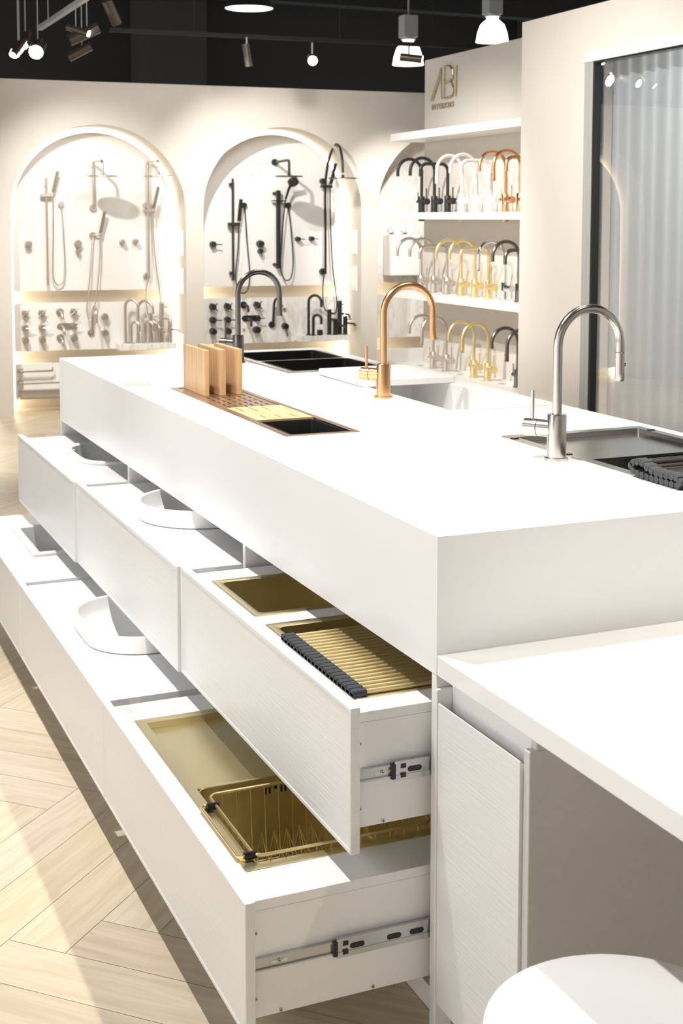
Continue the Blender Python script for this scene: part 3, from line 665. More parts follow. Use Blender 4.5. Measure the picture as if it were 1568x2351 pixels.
# sheer curtain
m = bpy.data.materials.new('sheer_curtain'); m.use_nodes = True; nt = m.node_tree; bb = nt.nodes['Principled BSDF']
bb.inputs['Base Color'].default_value = (0.76, 0.765, 0.765, 1); bb.inputs['Roughness'].default_value = 0.8
tr = nt.nodes.new('ShaderNodeBsdfTranslucent'); tr.inputs[0].default_value = (0.72, 0.725, 0.725, 1); mx = nt.nodes.new('ShaderNodeMixShader'); mx.inputs[0].default_value = 0.45
nt.links.new(bb.outputs[0], mx.inputs[1]); nt.links.new(tr.outputs[0], mx.inputs[2]); nt.links.new(mx.outputs[0], nt.nodes['Material Output'].inputs[0])
b = MB(); P = []; y = 5.80; k = 0
while y > 0.5:
    P.append((3.985+0.014*math.sin(k*0.72)+0.004*math.sin(k*0.31+1), y)); y -= 0.012; k += 1
n = len(P); vs = [(x, y, 0.03) for x, y in P]+[(x, y, 2.50) for x, y in P]
b.add(vs, [(i, i+1, n+i+1, n+i) for i in range(n-1)])
cu = b.build('sheer_curtain', m, smooth=True, merge=False); tag(cu, 'pale grey sheer curtain hanging in folds behind the glass on the right', 'curtain')
b = MB(); b.box(4.16, 6.5, 6.30, 6.40, 0, 2.56); struct(b.build('wall_inner', M_panel))

# display shelves
for k, (z0, z1, l) in enumerate(((2.01, 2.06, 'top white display shelf, empty, under the sign'), (1.49, 1.535, 'white display shelf carrying black, white and copper faucets'),
                                 (0.968, 1.013, 'white display shelf carrying nickel, gold and chrome faucets'), (0.46, 0.513, 'lowest white display shelf carrying nickel, gold and gunmetal faucets'))):
    b = MB(); b.box(3.90, 4.16, 6.445, 8.245, z0, z1)
    tag(b.build('display_shelf', M_shelf, bevel=0.002), l, 'shelf', 'wall display shelves')
# sign
t = thing('wall_sign', 'gold sign reading ABI INTERIORS high on the shelf wall', 'sign', (4.16, 8.0, 2.22))
def strokes(pl, r=0.006):
    b = MB()
    for line in pl:
        b.tube([(-0.012, y-8.0, z-2.22) for y, z in line], r, 8)
    return b
strokes([[(8.134, 2.283), (7.992, 2.482), (7.99, 2.283)], [(8.118, 2.283), (7.999, 2.452)]]).build('letter', M_goldl, t)
strokes([[(7.953, 2.286), (7.955, 2.490), (7.905, 2.492), (7.865, 2.483), (7.832, 2.458), (7.827, 2.425), (7.838, 2.402), (7.868, 2.389), (7.94, 2.387)], [(7.868, 2.388), (7.836, 2.372), (7.819, 2.340), (7.822, 2.312), (7.842, 2.290), (7.88, 2.284), (7.953, 2.286)]]).build('letter', M_goldl, t)
strokes([[(7.788, 2.286), (7.786, 2.482)], [(7.798, 2.286), (7.796, 2.482)]], 0.004).build('letter', M_goldl, t)
text('lettering', 'INTERIORS', 0.052, M_goldl, (-0.004, 0.142, 0.0), (R(90), 0, -R(90)), None, None, 0.002, t, 1.10, 1.18, 0.0004)

# faucets ------------------------------------------------------------------
def faucet(loc, m, label, group=None, spout=(1, 0), handle=(-0.6, 0.8), style='round', pull=True, second=False, tilt=0.0, reach=0.17, name='kitchen_faucet'):
    t = thing(name, label, 'faucet', loc, 0, group)
    sx, sy = spout; hx, hy = handle
    b = MB(); b.lathe([(0.0275, 0), (0.0275, 0.0055), (0.0265, 0.006), (0.0222, 0.0062), (0.0222, 0.104), (0.021, 0.106), (0.0115, 0.106)], n=32); b.build('body', m, t, smooth=True)
    b = MB(); rr_ = reach/2; zt = 0.262
    if style == 'round':
        P = [(0, 0, 0.10), (0, 0, 0.18), (0, 0, zt)]+[(sx*rr_*(1-math.cos(R(a))), sy*rr_*(1-math.cos(R(a))), zt+rr_*math.sin(R(a))) for a in range(9, 181, 9)]
        zend = 0.243 if pull else 0.235
    else:
        q = 0.045; zt = 0.26
        P = [(0, 0, 0.10), (0, 0, zt)]+[(sx*q*(1-math.cos(R(a))), sy*q*(1-math.cos(R(a))), zt+q*math.sin(R(a))) for a in range(15, 91, 15)]+[(sx*(reach-q), sy*(reach-q), zt+q)]+[(sx*(reach-q+q*math.sin(R(a))), sy*(reach-q+q*math.sin(R(a))), zt+q*math.cos(R(a))) for a in range(15, 91, 15)]
        zend = 0.225
    P.append((sx*reach, sy*reach, zend)); b.tube(P, 0.0107, 18); b.build('spout', m, t, smooth=True)
    if pull and style == 'round':
        b = MB(); b.lathe([(0.0095, 0.2431), (0.0108, 0.2415), (0.0112, 0.20), (0.0118, 0.178), (0.011, 0.175)], (sx*reach, sy*reach, 0), 24); b.cyl((sx*(reach+0.009), sy*(reach+0.009), 0.213), (sx*(reach+0.0145), sy*(reach+0.0145), 0.213), 0.004, n=10); b.build('spray_head', m, t, smooth=True)
    d = Vector((hx, hy, 0)).normalized()
    h = thing('handle', '', '', (0, 0, 0)); bpy.data.objects.remove(h)
    b = MB(); z = 0.071
    b.cyl(d*0.012+Vector((0, 0, z)), d*0.045+Vector((0, 0, z)), 0.0198, n=28); b.cyl(d*0.045+Vector((0, 0, z)), d*0.0462+Vector((0, 0, z)), 0.0180, n=28)
    b.cyl(d*0.0462+Vector((0, 0, z)), d*0.078+Vector((0, 0, z)), 0.0204, n=28)
    ho = b.build('handle', m, t, smooth=True, bevel=0.0012)
    b = MB(); b.cyl(d*0.060+Vector((0, 0, z+0.015)), d*(0.060+tilt)+Vector((0, 0, 0.158)), 0.0042, n=14); b.build('lever', m, ho, smooth=True)
    if second:
        b = MB(); b.cyl(-d*0.012+Vector((0, 0, z)), -d*0.052+Vector((0, 0, z)), 0.0105, n=18); b.cyl(-d*0.046+Vector((0, 0, z)), -d*0.046+Vector((0, 0, 0.135)), 0.003, n=10); b.build('filter_handle', m, t, smooth=True)
    return t
ZT = 0.945
faucet((1.6663, 2.62, ZT), M_nickel, 'brushed steel faucet beside the steel sink, nearest the viewer', 'island faucets')
faucet((1.751, 3.7436, ZT), M_copper, 'copper faucet standing mid-island by the white sink', 'island faucets')
faucet((1.6667, 4.881, ZT), M_gun, 'dark gunmetal faucet beside the black sink at the far end', 'island faucets')
ys = [8.03, 7.845, 7.66, 7.47, 7.293, 7.118, 6.93, 6.765, 6.59]
def row(zb, items):
    for i, it in items:
        m, l, g, st, pull, sec, tilt = it
        faucet((4.03, ys[i], zb), m, l, g, (-1, 0), (0.08, -1), st, pull, sec, tilt, 0.176 if st == 'round' else 0.195, 'display_faucet')
R1 = 'faucets on the second shelf'; R2 = 'faucets on the third shelf'; R3 = 'faucets on the lowest shelf'
row(1.536, [(0, (M_mblack, 'leftmost black round-neck faucet with a second small handle', R1, 'round', False, True, 0)),
            (1, (M_mblack, 'middle one of three black faucets, round neck', R1, 'round', False, False, 0)),
            (2, (M_mblack, 'black square-necked faucet on the upper faucet shelf', R1, 'square', False, False, 0)),
            (3, (M_mwhite, 'leftmost white round-neck faucet with a second small handle', R1, 'round', True, True, 0)),
            (4, (M_mwhite, 'middle one of three white faucets, round neck', R1, 'round', False, False, 0)),
            (5, (M_mwhite, 'white square-necked faucet on the upper faucet shelf', R1, 'square', False, False, 0)),
            (6, (M_copper, 'copper round-neck faucet with a second small handle on the shelf', R1, 'round', False, True, 0)),
            (7, (M_copper, 'copper round-neck shelf faucet partly hidden by the wall corner', R1, 'round', True, False, 0)),
            (8, (M_copper, 'copper square-necked shelf faucet mostly hidden by the wall corner', R1, 'square', False, False, 0))])
row(1.014, [(0, (M_nick2, 'leftmost nickel faucet on the middle shelf, lever leaning outward', R2, 'round', False, False, 0.02)),
            (1, (M_nick2, 'second nickel round-neck faucet on the middle shelf', R2, 'round', False, False, 0)),
            (2, (M_nick2, 'nickel square-necked faucet on the middle shelf', R2, 'square', False, False, 0)),
            (3, (M_brassT, 'leftmost gold round-neck faucet on the middle shelf, lever leaning', R2, 'round', False, False, 0.02)),
            (4, (M_brassT, 'second gold round-neck faucet on the middle shelf', R2, 'round', False, False, 0)),
            (5, (M_brassT, 'gold square-necked faucet on the middle shelf', R2, 'square', False, False, 0)),
            (6, (M_chrome, 'shiny chrome round-neck faucet on the middle shelf', R2, 'round', True, False, 0.02)),
            (7, (M_gun, 'gunmetal round-neck faucet cut off by the wall on the middle shelf', R2, 'round', False, False, 0)),
            (8, (M_gun, 'gunmetal square-necked faucet cut off by the wall on the middle shelf', R2, 'square', False, False, 0))])
row(0.514, [(1, (M_nick2, 'nickel faucet with two handles on the lowest shelf', R3, 'round', False, True, 0)),
            (2, (M_nick2, 'nickel pull-out faucet on the lowest shelf', R3, 'round', True, False, 0)),
            (4, (M_brassT, 'gold faucet with two handles on the lowest shelf', R3, 'round', False, True, 0)),
            (5, (M_brassT, 'gold pull-out faucet on the lowest shelf', R3, 'round', True, False, 0)),
            (7, (M_gun, 'gunmetal faucet with two handles at the end of the lowest shelf', R3, 'round', False, True, 0)),
            (8, (M_gun, 'gunmetal pull-out faucet cut off by the wall on the lowest shelf', R3, 'round', True, False, 0))])
for k, yy in enumerate((8.03, 7.47, 6.93)):
    b = MB(); b.cyl((0, 0, 0), (0, 0, -0.012), 0.02, n=16)
    tag(b.build('fixing_nut', [M_mblack, M_mwhite, M_copper][k], None, (4.03, yy, 1.49)), '%s fixing nut under the upper faucet shelf' % ['black', 'white', 'copper'][k], 'nut', 'fixing nuts under the shelf')
for k, (yy, zz) in enumerate(((8.03, 0.5135), (7.47, 0.5135), (6.95, 0.5135))):
    b = MB(); b.cyl((0, 0, 0), (0, 0, 0.002), 0.02, n=18)
    tag(b.build('hole_cover', M_nick2, None, (4.03, yy, zz)), '%s round cover disc on the lowest shelf' % ['left', 'middle', 'right'][k], 'cover disc', 'hole covers')

# ------------------------------------------------------------------ island
X0, X1, Y0, Y1, ZB = 1.066, 2.180, 2.053, 5.310, 0.697
# sink cut-outs in the worktop
CUT = [(1.215, 1.405, 3.17, 4.215), (1.734, 2.112, 4.484, 5.196), (1.811, 2.119, 3.409, 4.291), (1.735, 2.12, 2.10, 2.93)]
b = MB(); b.plate(X0, X1, Y0, Y1, ZT-0.02, ZT, CUT)
b.box(X0, X0+0.02, Y0, Y1, ZB, ZT-0.02); b.box(X1-0.02, X1, Y0, Y1, ZB, ZT-0.02)
b.box(X0+0.02, X1-0.02, Y0, Y0+0.019, ZB, ZT-0.02); b.box(X0+0.02, X1-0.02, Y1-0.02, Y1, ZB, ZT-0.02)
tag(b.build('island_worktop', M_quartz), 'long white worktop of the island with a deep drop edge', 'worktop')

def unit(name, label, y0, y1, near_panel, far_panel):
    t = thing('drawer_cabinet', label, 'drawer cabinet', (X0, y0, 0), 0, 'island drawer cabinets')
    def bx(n, m, *a, bev=0.001):
        b = MB(); b.box(*a); return b.build(n, m, t, bevel=bev)
    if near_panel: bx('end_panel', M_mel, 0, X1-X0, 0, 0.019, 0, ZB-0.001)
    if far_panel == 'end': bx('end_panel', M_mel, 0, X1-X0, y1-y0-0.019, y1-y0, 0, ZB-0.001)
    else: bx('side_panel', M_mel, 0.008, 0.60, y1-y0-0.018, y1-y0, 0.08, ZB-0.001)
    a = 0.0195 if near_panel else 0.0005
    c = y1-y0-0.0195
    bx('base_board', M_mel, 0.012, 0.60, a, c, 0.08, 0.098)
    bx('back_board', M_mel, 0.60, 0.61, a, c, 0.08, ZB-0.001)
    bx('plinth', M_mel, 0.051, 0.069, a, c, 0.001, 0.079)
    return t
U1 = unit('a', 'nearest drawer cabinet of the island, its drawers holding gold sinks', Y0, 3.118, True, None)
U2 = unit('b', 'middle drawer cabinet of the island, its drawers holding white vessel basins', 3.1185, 4.268, False, None)
U3 = unit('c', 'farthest drawer cabinet of the island, its drawers holding inset white basins', 4.2685, Y1, False, 'end')

def strips(cx, cy, a, b_, r, n=16):
    out = []
    for i in range(n):
        x0 = -a+2*a*i/n; x1 = -a+2*a*(i+1)/n; xm = max(abs(x0), abs(x1))
        h = b_ if xm < a-r else b_-r+math.sqrt(max(0, r*r-(xm-(a-r))**2))
        if h > 0.01: out.append((cx+x0, cx+x1, cy-h, cy+h))
    return out
def drawer(u, yf0, yf1, yb0, yb1, xf, zf0, zf1, zb0, zb1, holes, slide):
    ox, oy = u.location.x, u.location.y
    b = MB(); xb = xf+0.018; xe = xb+0.50
    b.plate(xb-ox, xe-ox, yb0-oy, yb1-oy, zb1-0.018, zb1, [(h[0]-ox, h[1]-ox, h[2]-oy, h[3]-oy) for h in holes])
    b.box(xb-ox, xe-ox, yb0-oy+0.0005, yb0-oy+0.015, zb0, zb1-0.0185); b.box(xb-ox, xe-ox, yb1-oy-0.015, yb1-oy-0.0005, zb0, zb1-0.0185)
    b.box(xb-ox, xe-ox, yb0-oy+0.015, yb1-oy-0.015, zb0, zb0+0.012); b.box(xe-ox-0.015, xe-ox, yb0-oy+0.015, yb1-oy-0.015, zb0+0.012, zb1-0.0185)
    dr = b.build('drawer', M_gloss, u, bevel=0.0008)
    b = MB()
    # front with a bevelled border
    x = xf-ox; A, B = yf0-oy, yf1-oy
    def ring(i, dx): return [(x+dx, A+i, zf0+i), (x+dx, B-i, zf0+i), (x+dx, B-i, zf1-i), (x+dx, A+i, zf1-i)]
    b.loft([[(x+0.018, p[1], p[2]) for p in ring(0, 0)], ring(0, 0.0012), ring(0.0012, 0), ring(0.007, 0), ring(0.010, 0.0012)])
    b.build('drawer_front', M_lacq, dr)
    if slide:
        z0, z1, zz0, zz1, xk = slide
        b = MB(); yy = yb0-oy
        b.box(xb-ox, 0.30, yy-0.006, yy, z0, z1); b.box(xb-ox, 0.30, yy-0.0095, yy-0.006, z0, z0+0.003); b.box(xb-ox, 0.30, yy-0.0095, yy-0.006, z1-0.003, z1)
        b.box(xk-ox, 0.45, yy-0.013, yy-0.006, zz0, zz0+0.010, ); b.box(xk-ox, 0.45, yy-0.013, yy-0.006, zz1-0.010, zz1)
        b.box(xk-ox, 0.45, yy-0.0115, yy-0.006, zz0+0.01, zz1-0.01)
        mz = (zz0+zz1)/2; e = xk-ox
        b.box(e-0.006, e+0.002, yy-0.0135, yy-0.005, zz0+0.004, zz1-0.004, 1)
        for q in (zz0+0.005, zz1-0.013): b.box(e+0.012, e+0.022, yy-0.0138, yy-0.01, q, q+0.008, 1)
        for q in (0.028, 0.10, 0.145): b.loft([[(p[0], yo, p[1]) for p in rr(e+q+0.012, mz, 0.014, 0.005, 0.005, 0, 4)] for yo in (yy-0.0112, yy-0.0121)], mi=1)  # slots drawn as dark faces, the shade inside put into the colour
        for q in (0.035, 0.055): b.loft([[(p[0], yo, p[1]) for p in rr(xb-ox+q, mz, 0.006, 0.0028, 0.0028, 0, 4)] for yo in (yy-0.005, yy-0.0066)], mi=2)
        b.build('drawer_slide', [M_zinc, M_rubk, M_mel], dr)
        b = MB()
        for sx, sz in (((0.004+xb-ox), zb0+0.153), (xb-ox+0.004, zb0+0.035), (xb-ox+0.05, zb0+0.005), (xb-ox+0.226, zb0+0.006), (xb-ox+0.045, (z0+z1)/2)):
            o = 0.0066 if sz == (z0+z1)/2 else 0
            b.cyl((sx, yy-o, sz), (sx, yy-0.0012-o, sz), 0.0035, n=12); b.box(sx-0.0022, sx+0.0022, yy-o-0.0014, yy-o-0.0011, sz-0.0005, sz+0.0005, 1); b.box(sx-0.0005, sx+0.0005, yy-o-0.0014, yy-o-0.0011, sz-0.0022, sz+0.0022, 1)  # cross recess drawn dark, its shade put into the colour
        b.build('screw_heads', [M_zinc, M_rubk], dr)
    return dr
XU = (0.912, 0.904, 0.896); XL = 0.717
UB0, UB1, UF0, UF1 = 0.428, 0.637, 0.386, 0.650
LB0, LB1, LF0, LF1 = 0.123, 0.334, 0.096, 0.337
SU = (0.514, 0.537, 0.5075, 0.5425, 0.996); SL = (0.211, 0.234, 0.2045, 0.239, 0.885)
drawer(U1, 2.078, 3.1165, 2.088, 3.088, XU[0], UF0, UF1, UB0, UB1, [(0.972, 1.329, 2.712, 2.988), (0.972, 1.329, 2.172, 2.608)], SU)
drawer(U1, 2.078, 3.1165, 2.088, 3.088, XL, LF0, LF1, LB0, LB1, [(0.778, 1.168, 2.212, 2.956)], SL)
drawer(U2, 3.118, 4.2665, 3.130, 4.238, XU[1], UF0, UF1, UB0, UB1, strips(1.152, 3.70, 0.176, 0.176, 0.176), None)
drawer(U2, 3.118, 4.2665, 3.130, 4.238, XL, LF0, LF1, LB0, LB1, strips(0.965, 3.645, 0.175, 0.21, 0.145), None)
drawer(U3, 4.268, 5.300, 4.276, 5.284, XU[2], UF0, UF1, UB0, UB1, strips(1.222, 4.81, 0.200, 0.210, 0.075), None)
drawer(U3, 4.268, 5.300, 4.276, 5.284, XL, LF0, LF1, LB0, LB1, [(0.849, 1.175, 4.621, 5.023)], None)

# sinks -----------------------------------------------------------------
def sink(name, label, cat, m, loc, fl, ins, depth, r=0.012, th=0.0015, wall=0.0012, rf=0.004, group=None, parts=None):
    """fl, ins: half sizes rectangles (x0,x1,y0,y1) in world, top surface of the support at loc z"""
    ox, oy, oz = loc
    t = thing(name, label, cat, loc, 0, group)
    def L(q, r_, z, g=0):
        return rr((q[0]+q[1])/2-ox, (q[2]+q[3])/2-oy, (q[1]-q[0])/2-g, (q[3]-q[2])/2-g, r_, z)
    b = MB()
    b.loft([L(ins, r, -depth-wall, -wall+0.012), L(ins, r+0.01, -depth+0.010, -wall), L(ins, r, -0.0002, -wall), L(fl, rf, 0.0002, 0), L(fl, rf, th*0.7, 0), L(fl, rf, th, 0.0008), L(ins, r, th, -0.002), L(ins, r, th-0.0015, 0),
            L(ins, r, -depth+0.012, 0), L(ins, r+0.002, -depth+0.003, 0.004), L(ins, r, -depth, 0.012)])
    b.build('bowl', m, t, smooth=True)
    return t
t = sink('gold_sink', 'small empty gold sink set in the upper near drawer', 'sink', M_brass, (1.15, 2.85, UB1), (0.955, 1.345, 2.692, 3.005), (0.975, 1.325, 2.715, 2.985), 0.185, 0.016)
t = sink('gold_sink', 'gold sink under the roll-up rack in the upper near drawer', 'sink', M_brass, (1.15, 2.38, UB1), (0.955, 1.345, 2.148, 2.632), (0.975, 1.325, 2.175, 2.605), 0.185, 0.016)
# roll-up rack
t = thing('roll_up_rack', 'gold roll-up drying rack with grey silicone ends lying over the gold sink', 'drying rack', (0.95, 2.15, UB1+0.0015))
n = 20
b = MB(); 
for k in range(n): b.cyl((0.012, 0.012+k*0.0185, 0.0055), (0.375, 0.012+k*0.0185, 0.0055), 0.0052, n=12)
b.build('slats', M_brassT, t, smooth=True)
for xo in (0.0, 0.355):
    b = MB()
    for k in range(n):
        y = k*0.0185
        b.box(xo, xo+0.028, y+0.0035, y+0.0195, 0.0, 0.0125)
    b.box(xo, xo+0.028, 0.002, n*0.0185+0.002, 0.0, 0.008)
    b.build('silicone_strip', M_rub, t, bevel=0.0015)
# long gold sink with drainer
t = thing('drainer_sink', 'long gold sink with a ribless drainer in the lower near drawer', 'sink', (0.95, 2.58, LB1))
b = MB(); fx0, fx1, fy0, fy1 = 0.757-0.95, 1.20-0.95, 2.190-2.58, 2.978-2.58
b.plate(fx0, fx1, fy0, fy1, 0.0002, 0.0015, [(0.7805-0.95, 1.165-0.95, 2.565-2.58, 2.953-2.58), (0.7805-0.95, 1.165-0.95, 2.215-2.58, 2.5615-2.58)])
b.plate(0.7795-0.95, 1.166-0.95, 2.5605-2.58, 2.954-2.58, -0.014, 0.0004, [(0.7810-0.95, 1.1645-0.95, 2.5625-2.58, 2.9525-2.58)])
b.box(0.7795-0.95, 1.166-0.95, 2.5605-2.58, 2.954-2.58, -0.0165, -0.014)
b.build('drainer', M_brass, t, bevel=0.0005)
b = MB(); q = (0.7805-0.95, 1.165-0.95, 2.215-2.58, 2.5615-2.58)
def LL(z, g, r=0.02): return rr((q[0]+q[1])/2, (q[2]+q[3])/2, (q[1]-q[0])/2-g, (q[3]-q[2])/2-g, r, z)
b.loft([LL(-0.187, 0.02), LL(-0.18, -0.001), LL(-0.001, -0.001), LL(0.0003, 0.0), LL(-0.001, 0.0012), LL(-0.165, 0.0012), LL(-0.178, 0.004), LL(-0.183, 0.016)])
yb = q[3]-0.0013
for k, xo in enumerate((-0.022, -0.013, 0.013, 0.022)): b.box(xo, xo+0.004, yb-0.0008, yb, -0.036, -0.022, 1)
b.cyl((0.002, yb-0.0008, -0.024), (0.002, yb, -0.024), 0.004, n=12, mi=1)
b.build('bowl', [M_brass, M_shade], t, smooth=True)
# wire basket
t = thing('dish_basket', 'gold wire dish basket with black grips hanging in the gold drainer sink', 'basket', (0.785, 2.225, LB1))
def loop(x0, x1, y0, y1, z, r, nn=4): return [(p[0], p[1], p[2]) for p in rr((x0+x1)/2, (y0+y1)/2, (x1-x0)/2, (y1-y0)/2, r, z, nn)]
bx0, bx1, by0, by1 = 0.0, 0.36, -0.008, 0.275
b = MB(); b.tube(loop(bx0, bx1, by0, by1, 0.012, 0.02), 0.0032, 8, closed=True); b.build('rim', M_brassT, t, smooth=True)
b = MB(); b.tube(loop(bx0+0.012, bx1-0.01, by0+0.014, by1-0.012, -0.13, 0.02), 0.002, 6, closed=True)
nx_, ny_ = 12, 9
for i in range(1, nx_):
    x = bx0+(bx1-bx0)*i/nx_
    b.tube([(x, by0, 0.012), (x, by0+0.014, -0.13), (x, by1-0.012, -0.13), (x, by1, 0.012)], 0.0014, 6)
for i in range(1, ny_):
    y = by0+(by1-by0)*i/ny_
    b.tube([(bx0, y, 0.012), (bx0+0.012, y, -0.13), (bx1-0.01, y, -0.13), (bx1, y, 0.012)], 0.0014, 6)
b.build('wire_cage', M_brassT, t, smooth=True)
b = MB()
for y in (0.225, 0.12):
    P = []
    for k in range(21): P.append((0.055+k*0.0135, y, -0.062 if k % 2 else -0.125))
    b.tube(P, 0.0017, 6); b.tube([(p[0], p[1]-0.05 if i % 2 == 0 else p[1], p[2]) for i, p in enumerate(P)], 0.0017, 6)
b.build('plate_divider', M_brassT, t, smooth=True)
b = MB(); hp = [(0.0, 0.012, 0.012), (-0.022, 0.0, 0.010), (-0.029, 0.008, 0.010), (-0.029, 0.228, 0.010), (-0.022, 0.236, 0.010), (0.0, 0.226, 0.012)]
b.tube(hp, 0.0030, 8); b.tube([(p[0]*0.8, p[1], p[2]-0.006) for p in hp], 0.0024, 8); b.build('extending_handle', M_brassT, t, smooth=True)
for y in (0.004, 0.226):
    b = MB(); b.loft([[(x, y+q[0], 0.010+q[1]) for q in [(0.007*math.cos(R(a)), 0.0075*math.sin(R(a))) for a in range(0, 360, 30)]] for x in (-0.018, -0.016, 0.004, 0.006)]); b.build('grip', M_rubk, t, smooth=True)

# vessel basins
def vessel(name, label, shape, cx, cy, zb, h, deep):
    t = thing(name, label, 'basin', (cx, cy, zb))
    b = MB()
    b.loft([shape(-0.125, -deep-0.008), shape(-0.06, -deep*0.75), shape(-0.026, -0.001), shape(-0.012, 0.0008), shape(-0.004, 0.0012), shape(0, 0.004), shape(0.003, h-0.004), shape(0.0015, h-0.0008), shape(-0.001, h), shape(-0.0055, h), shape(-0.008, h-0.0018)]+[shape(-0.008-0.135*(1-math.cos(R(a))), h-(h+deep)*math.sin(R(a))) for a in range(6, 91, 7)])
    b.build('bowl', M_ceram, t, smooth=True)
    b = MB(); b.lathe([(0.03, -deep+0.0003), (0.03, -deep+0.004), (0.02, -deep+0.006)], n=24); b.build('waste_cover', M_ceram, t, smooth=True)
vessel('round_basin', 'round white vessel basin on the upper middle drawer', lambda g, z: se(0, 0, 0.186+g, 0.186+g, 2, z), 1.152, 3.70, UB1, 0.052, 0.05)
vessel('oval_basin', 'wide white squarish-oval vessel basin on the lower middle drawer', lambda g, z: rr(0, 0, 0.185+g, 0.22+g, 0.155+g, z, 11), 0.965, 3.645, LB1, 0.050, 0.05)
def inset(name, label, shape, cx, cy, zb, deep):
    t = thing(name, label, 'basin', (cx, cy, zb))
    b = MB(); b.loft([shape(-0.075, -deep-0.01), shape(-0.030, -deep*0.7), shape(-0.028, -0.002), shape(-0.025, 0.0006), shape(0, 0.0008), shape(0, 0.008), shape(-0.004, 0.011), shape(-0.024, 0.011), shape(-0.029, 0.007), shape(-0.034, -0.03), shape(-0.048, -deep*0.85), shape(-0.075, -deep)])
    b.build('bowl', M_ceram, t, smooth=True)
inset('inset_basin', 'soft-cornered inset white basin in the upper far drawer', lambda g, z: se(0, 0, 0.225+g, 0.235+g, 4.0, z), 1.222, 4.81, UB1, 0.11)
inset('inset_basin', 'square-cornered inset white basin in the lower far drawer', lambda g, z: rr(0, 0, 0.19+g, 0.228+g, 0.012, z), 1.012, 4.822, LB1, 0.11)

# clear label holders
def holder(loc, sx, sy, label, tilt=0.012):
    t = thing('label_holder', label, 'label holder', loc, 0, 'clear acrylic label holders')
    b = MB(); b.box(0, sx, 0, sy, 0.0, 0.003); b.build('base_plate', M_acry, t)
    b = MB(); b.add([(0, 0, 0.003), (sx, 0, 0.003), (sx, sy, tilt+0.004), (0, sy, tilt+0.004), (0, 0, 0.006), (sx, 0, 0.006), (sx, sy, tilt+0.007), (0, sy, tilt+0.007)], [(0, 3, 2, 1), (4, 5, 6, 7), (0, 1, 5, 4), (1, 2, 6, 5), (2, 3, 7, 6), (3, 0, 4, 7)]); b.build('sloping_plate', M_acry, t)
holder((0.938, 3.035, UB1+0.0016), 0.055, 0.085, 'clear label holder at the joint of the upper near and middle drawers')
holder((0.938, 4.19, UB1+0.0006), 0.055, 0.075, 'clear label holder at the joint of the upper middle and far drawers', 0.008)
holder((0.925, 5.20, UB1+0.0006), 0.07, 0.075, 'clear label holder at the far end of the upper far drawer', 0.008)
holder((0.745, 3.02, LB1+0.0006), 0.055, 0.09, 'clear label holder at the joint of the lower near and middle drawers', 0.008)
holder((1.075, 4.27, ZT+0.0005), 0.10, 0.15, 'clear label holder on the worktop at its left edge')
holder((2.07, 3.31, ZT+0.0005), 0.10, 0.16, 'clear label holder on the worktop edge behind the steel faucet')
holder((2.06, 4.42, ZT+0.0005), 0.10, 0.14, 'clear label holder on the worktop behind the copper faucet')

# copper channel with boards
t = thing('accessory_channel', 'long narrow copper channel let into the white worktop', 'channel', (1.31, 3.69, ZT))
fl = (1.2065-1.31, 1.4135-1.31, 3.162-3.69, 4.224-3.69)
b = MB(); b.plate(*fl, 0.0002, 0.0016, [(1.2255-1.31, 1.3945-1.31, 3.180-3.69, 4.206-3.69)])
b.plate(1.2215-1.31, 1.3985-1.31, 3.176-3.69, 4.210-3.69, -0.07, 0.0006, [(1.2230-1.31, 1.3970-1.31, 3.1775-3.69, 4.2085-3.69)])
b.box(1.2215-1.31, 1.3985-1.31, 3.176-3.69, 4.210-3.69, -0.072, -0.07, 1)  # trough floor coloured black as the shade seen through the slots
b.build('trough', [M_coppd, M_shade], t, bevel=0.0005)
b = MB(); q = (1.236-1.31, 1.384-1.31, 3.192-3.69, 3.418-3.69)
b.loft([rr((q[0]+q[1])/2, (q[2]+q[3])/2, (q[1]-q[0])/2-g, (q[3]-q[2])/2-g, 0.006, z) for g, z in ((0.01, -0.066), (-0.002, -0.05), (-0.002, -0.003), (-0.006, -0.003), (-0.006, -0.0005), (0.0, -0.0005), (0.002, -0.004), (0.006, -0.055), (0.015, -0.06))])
b.build('black_bin', M_bsink, t, smooth=True)
holes = []
for c_ in range(6):
    for r_ in range(5):
        x = 1.243+0.0252*c_; y = 3.713+0.052*r_+(0.026 if c_ % 2 else 0)
        holes.append((x-1.31, x+0.006-1.31, y-3.69, y+0.030-3.69))
b = MB(); b.plate(1.2265-1.31, 1.3935-1.31, 3.70-3.69, 4.205-3.69, -0.004, 0.0002, holes); b.build('perforated_plate', M_coppd, t)
holes = []
for x in (1.247, 1.285, 1.325): holes.append((x-1.31, x+0.0055-1.31, 3.60-3.69, 3.68-3.69))
for x in (1.262, 1.305, 1.350): holes.append((x-1.31, x+0.0055-1.31, 3.47-3.69, 3.52-3.69))
b = MB(); b.plate(1.2270-1.31, 1.3930-1.31, 3.436-3.69, 3.697-3.69, -0.012, 0.0030, holes); b.build('bamboo_lid', M_bamb2, t)
for k, (x0, w_) in enumerate(((1.2485, 0.0145), (1.297, 0.0205), (1.353, 0.0185))):
    b = MB(); b.box(0, w_, 0, 0.232, 0, 0.144)
    tag(b.build('bamboo_board', M_bamb, None, (x0, 3.977, ZT+0.0004), bevel=0.0015), '%s of three upright bamboo boards standing in the copper channel' % ['leftmost', 'middle', 'rightmost'][k], 'chopping board', 'bamboo boards')

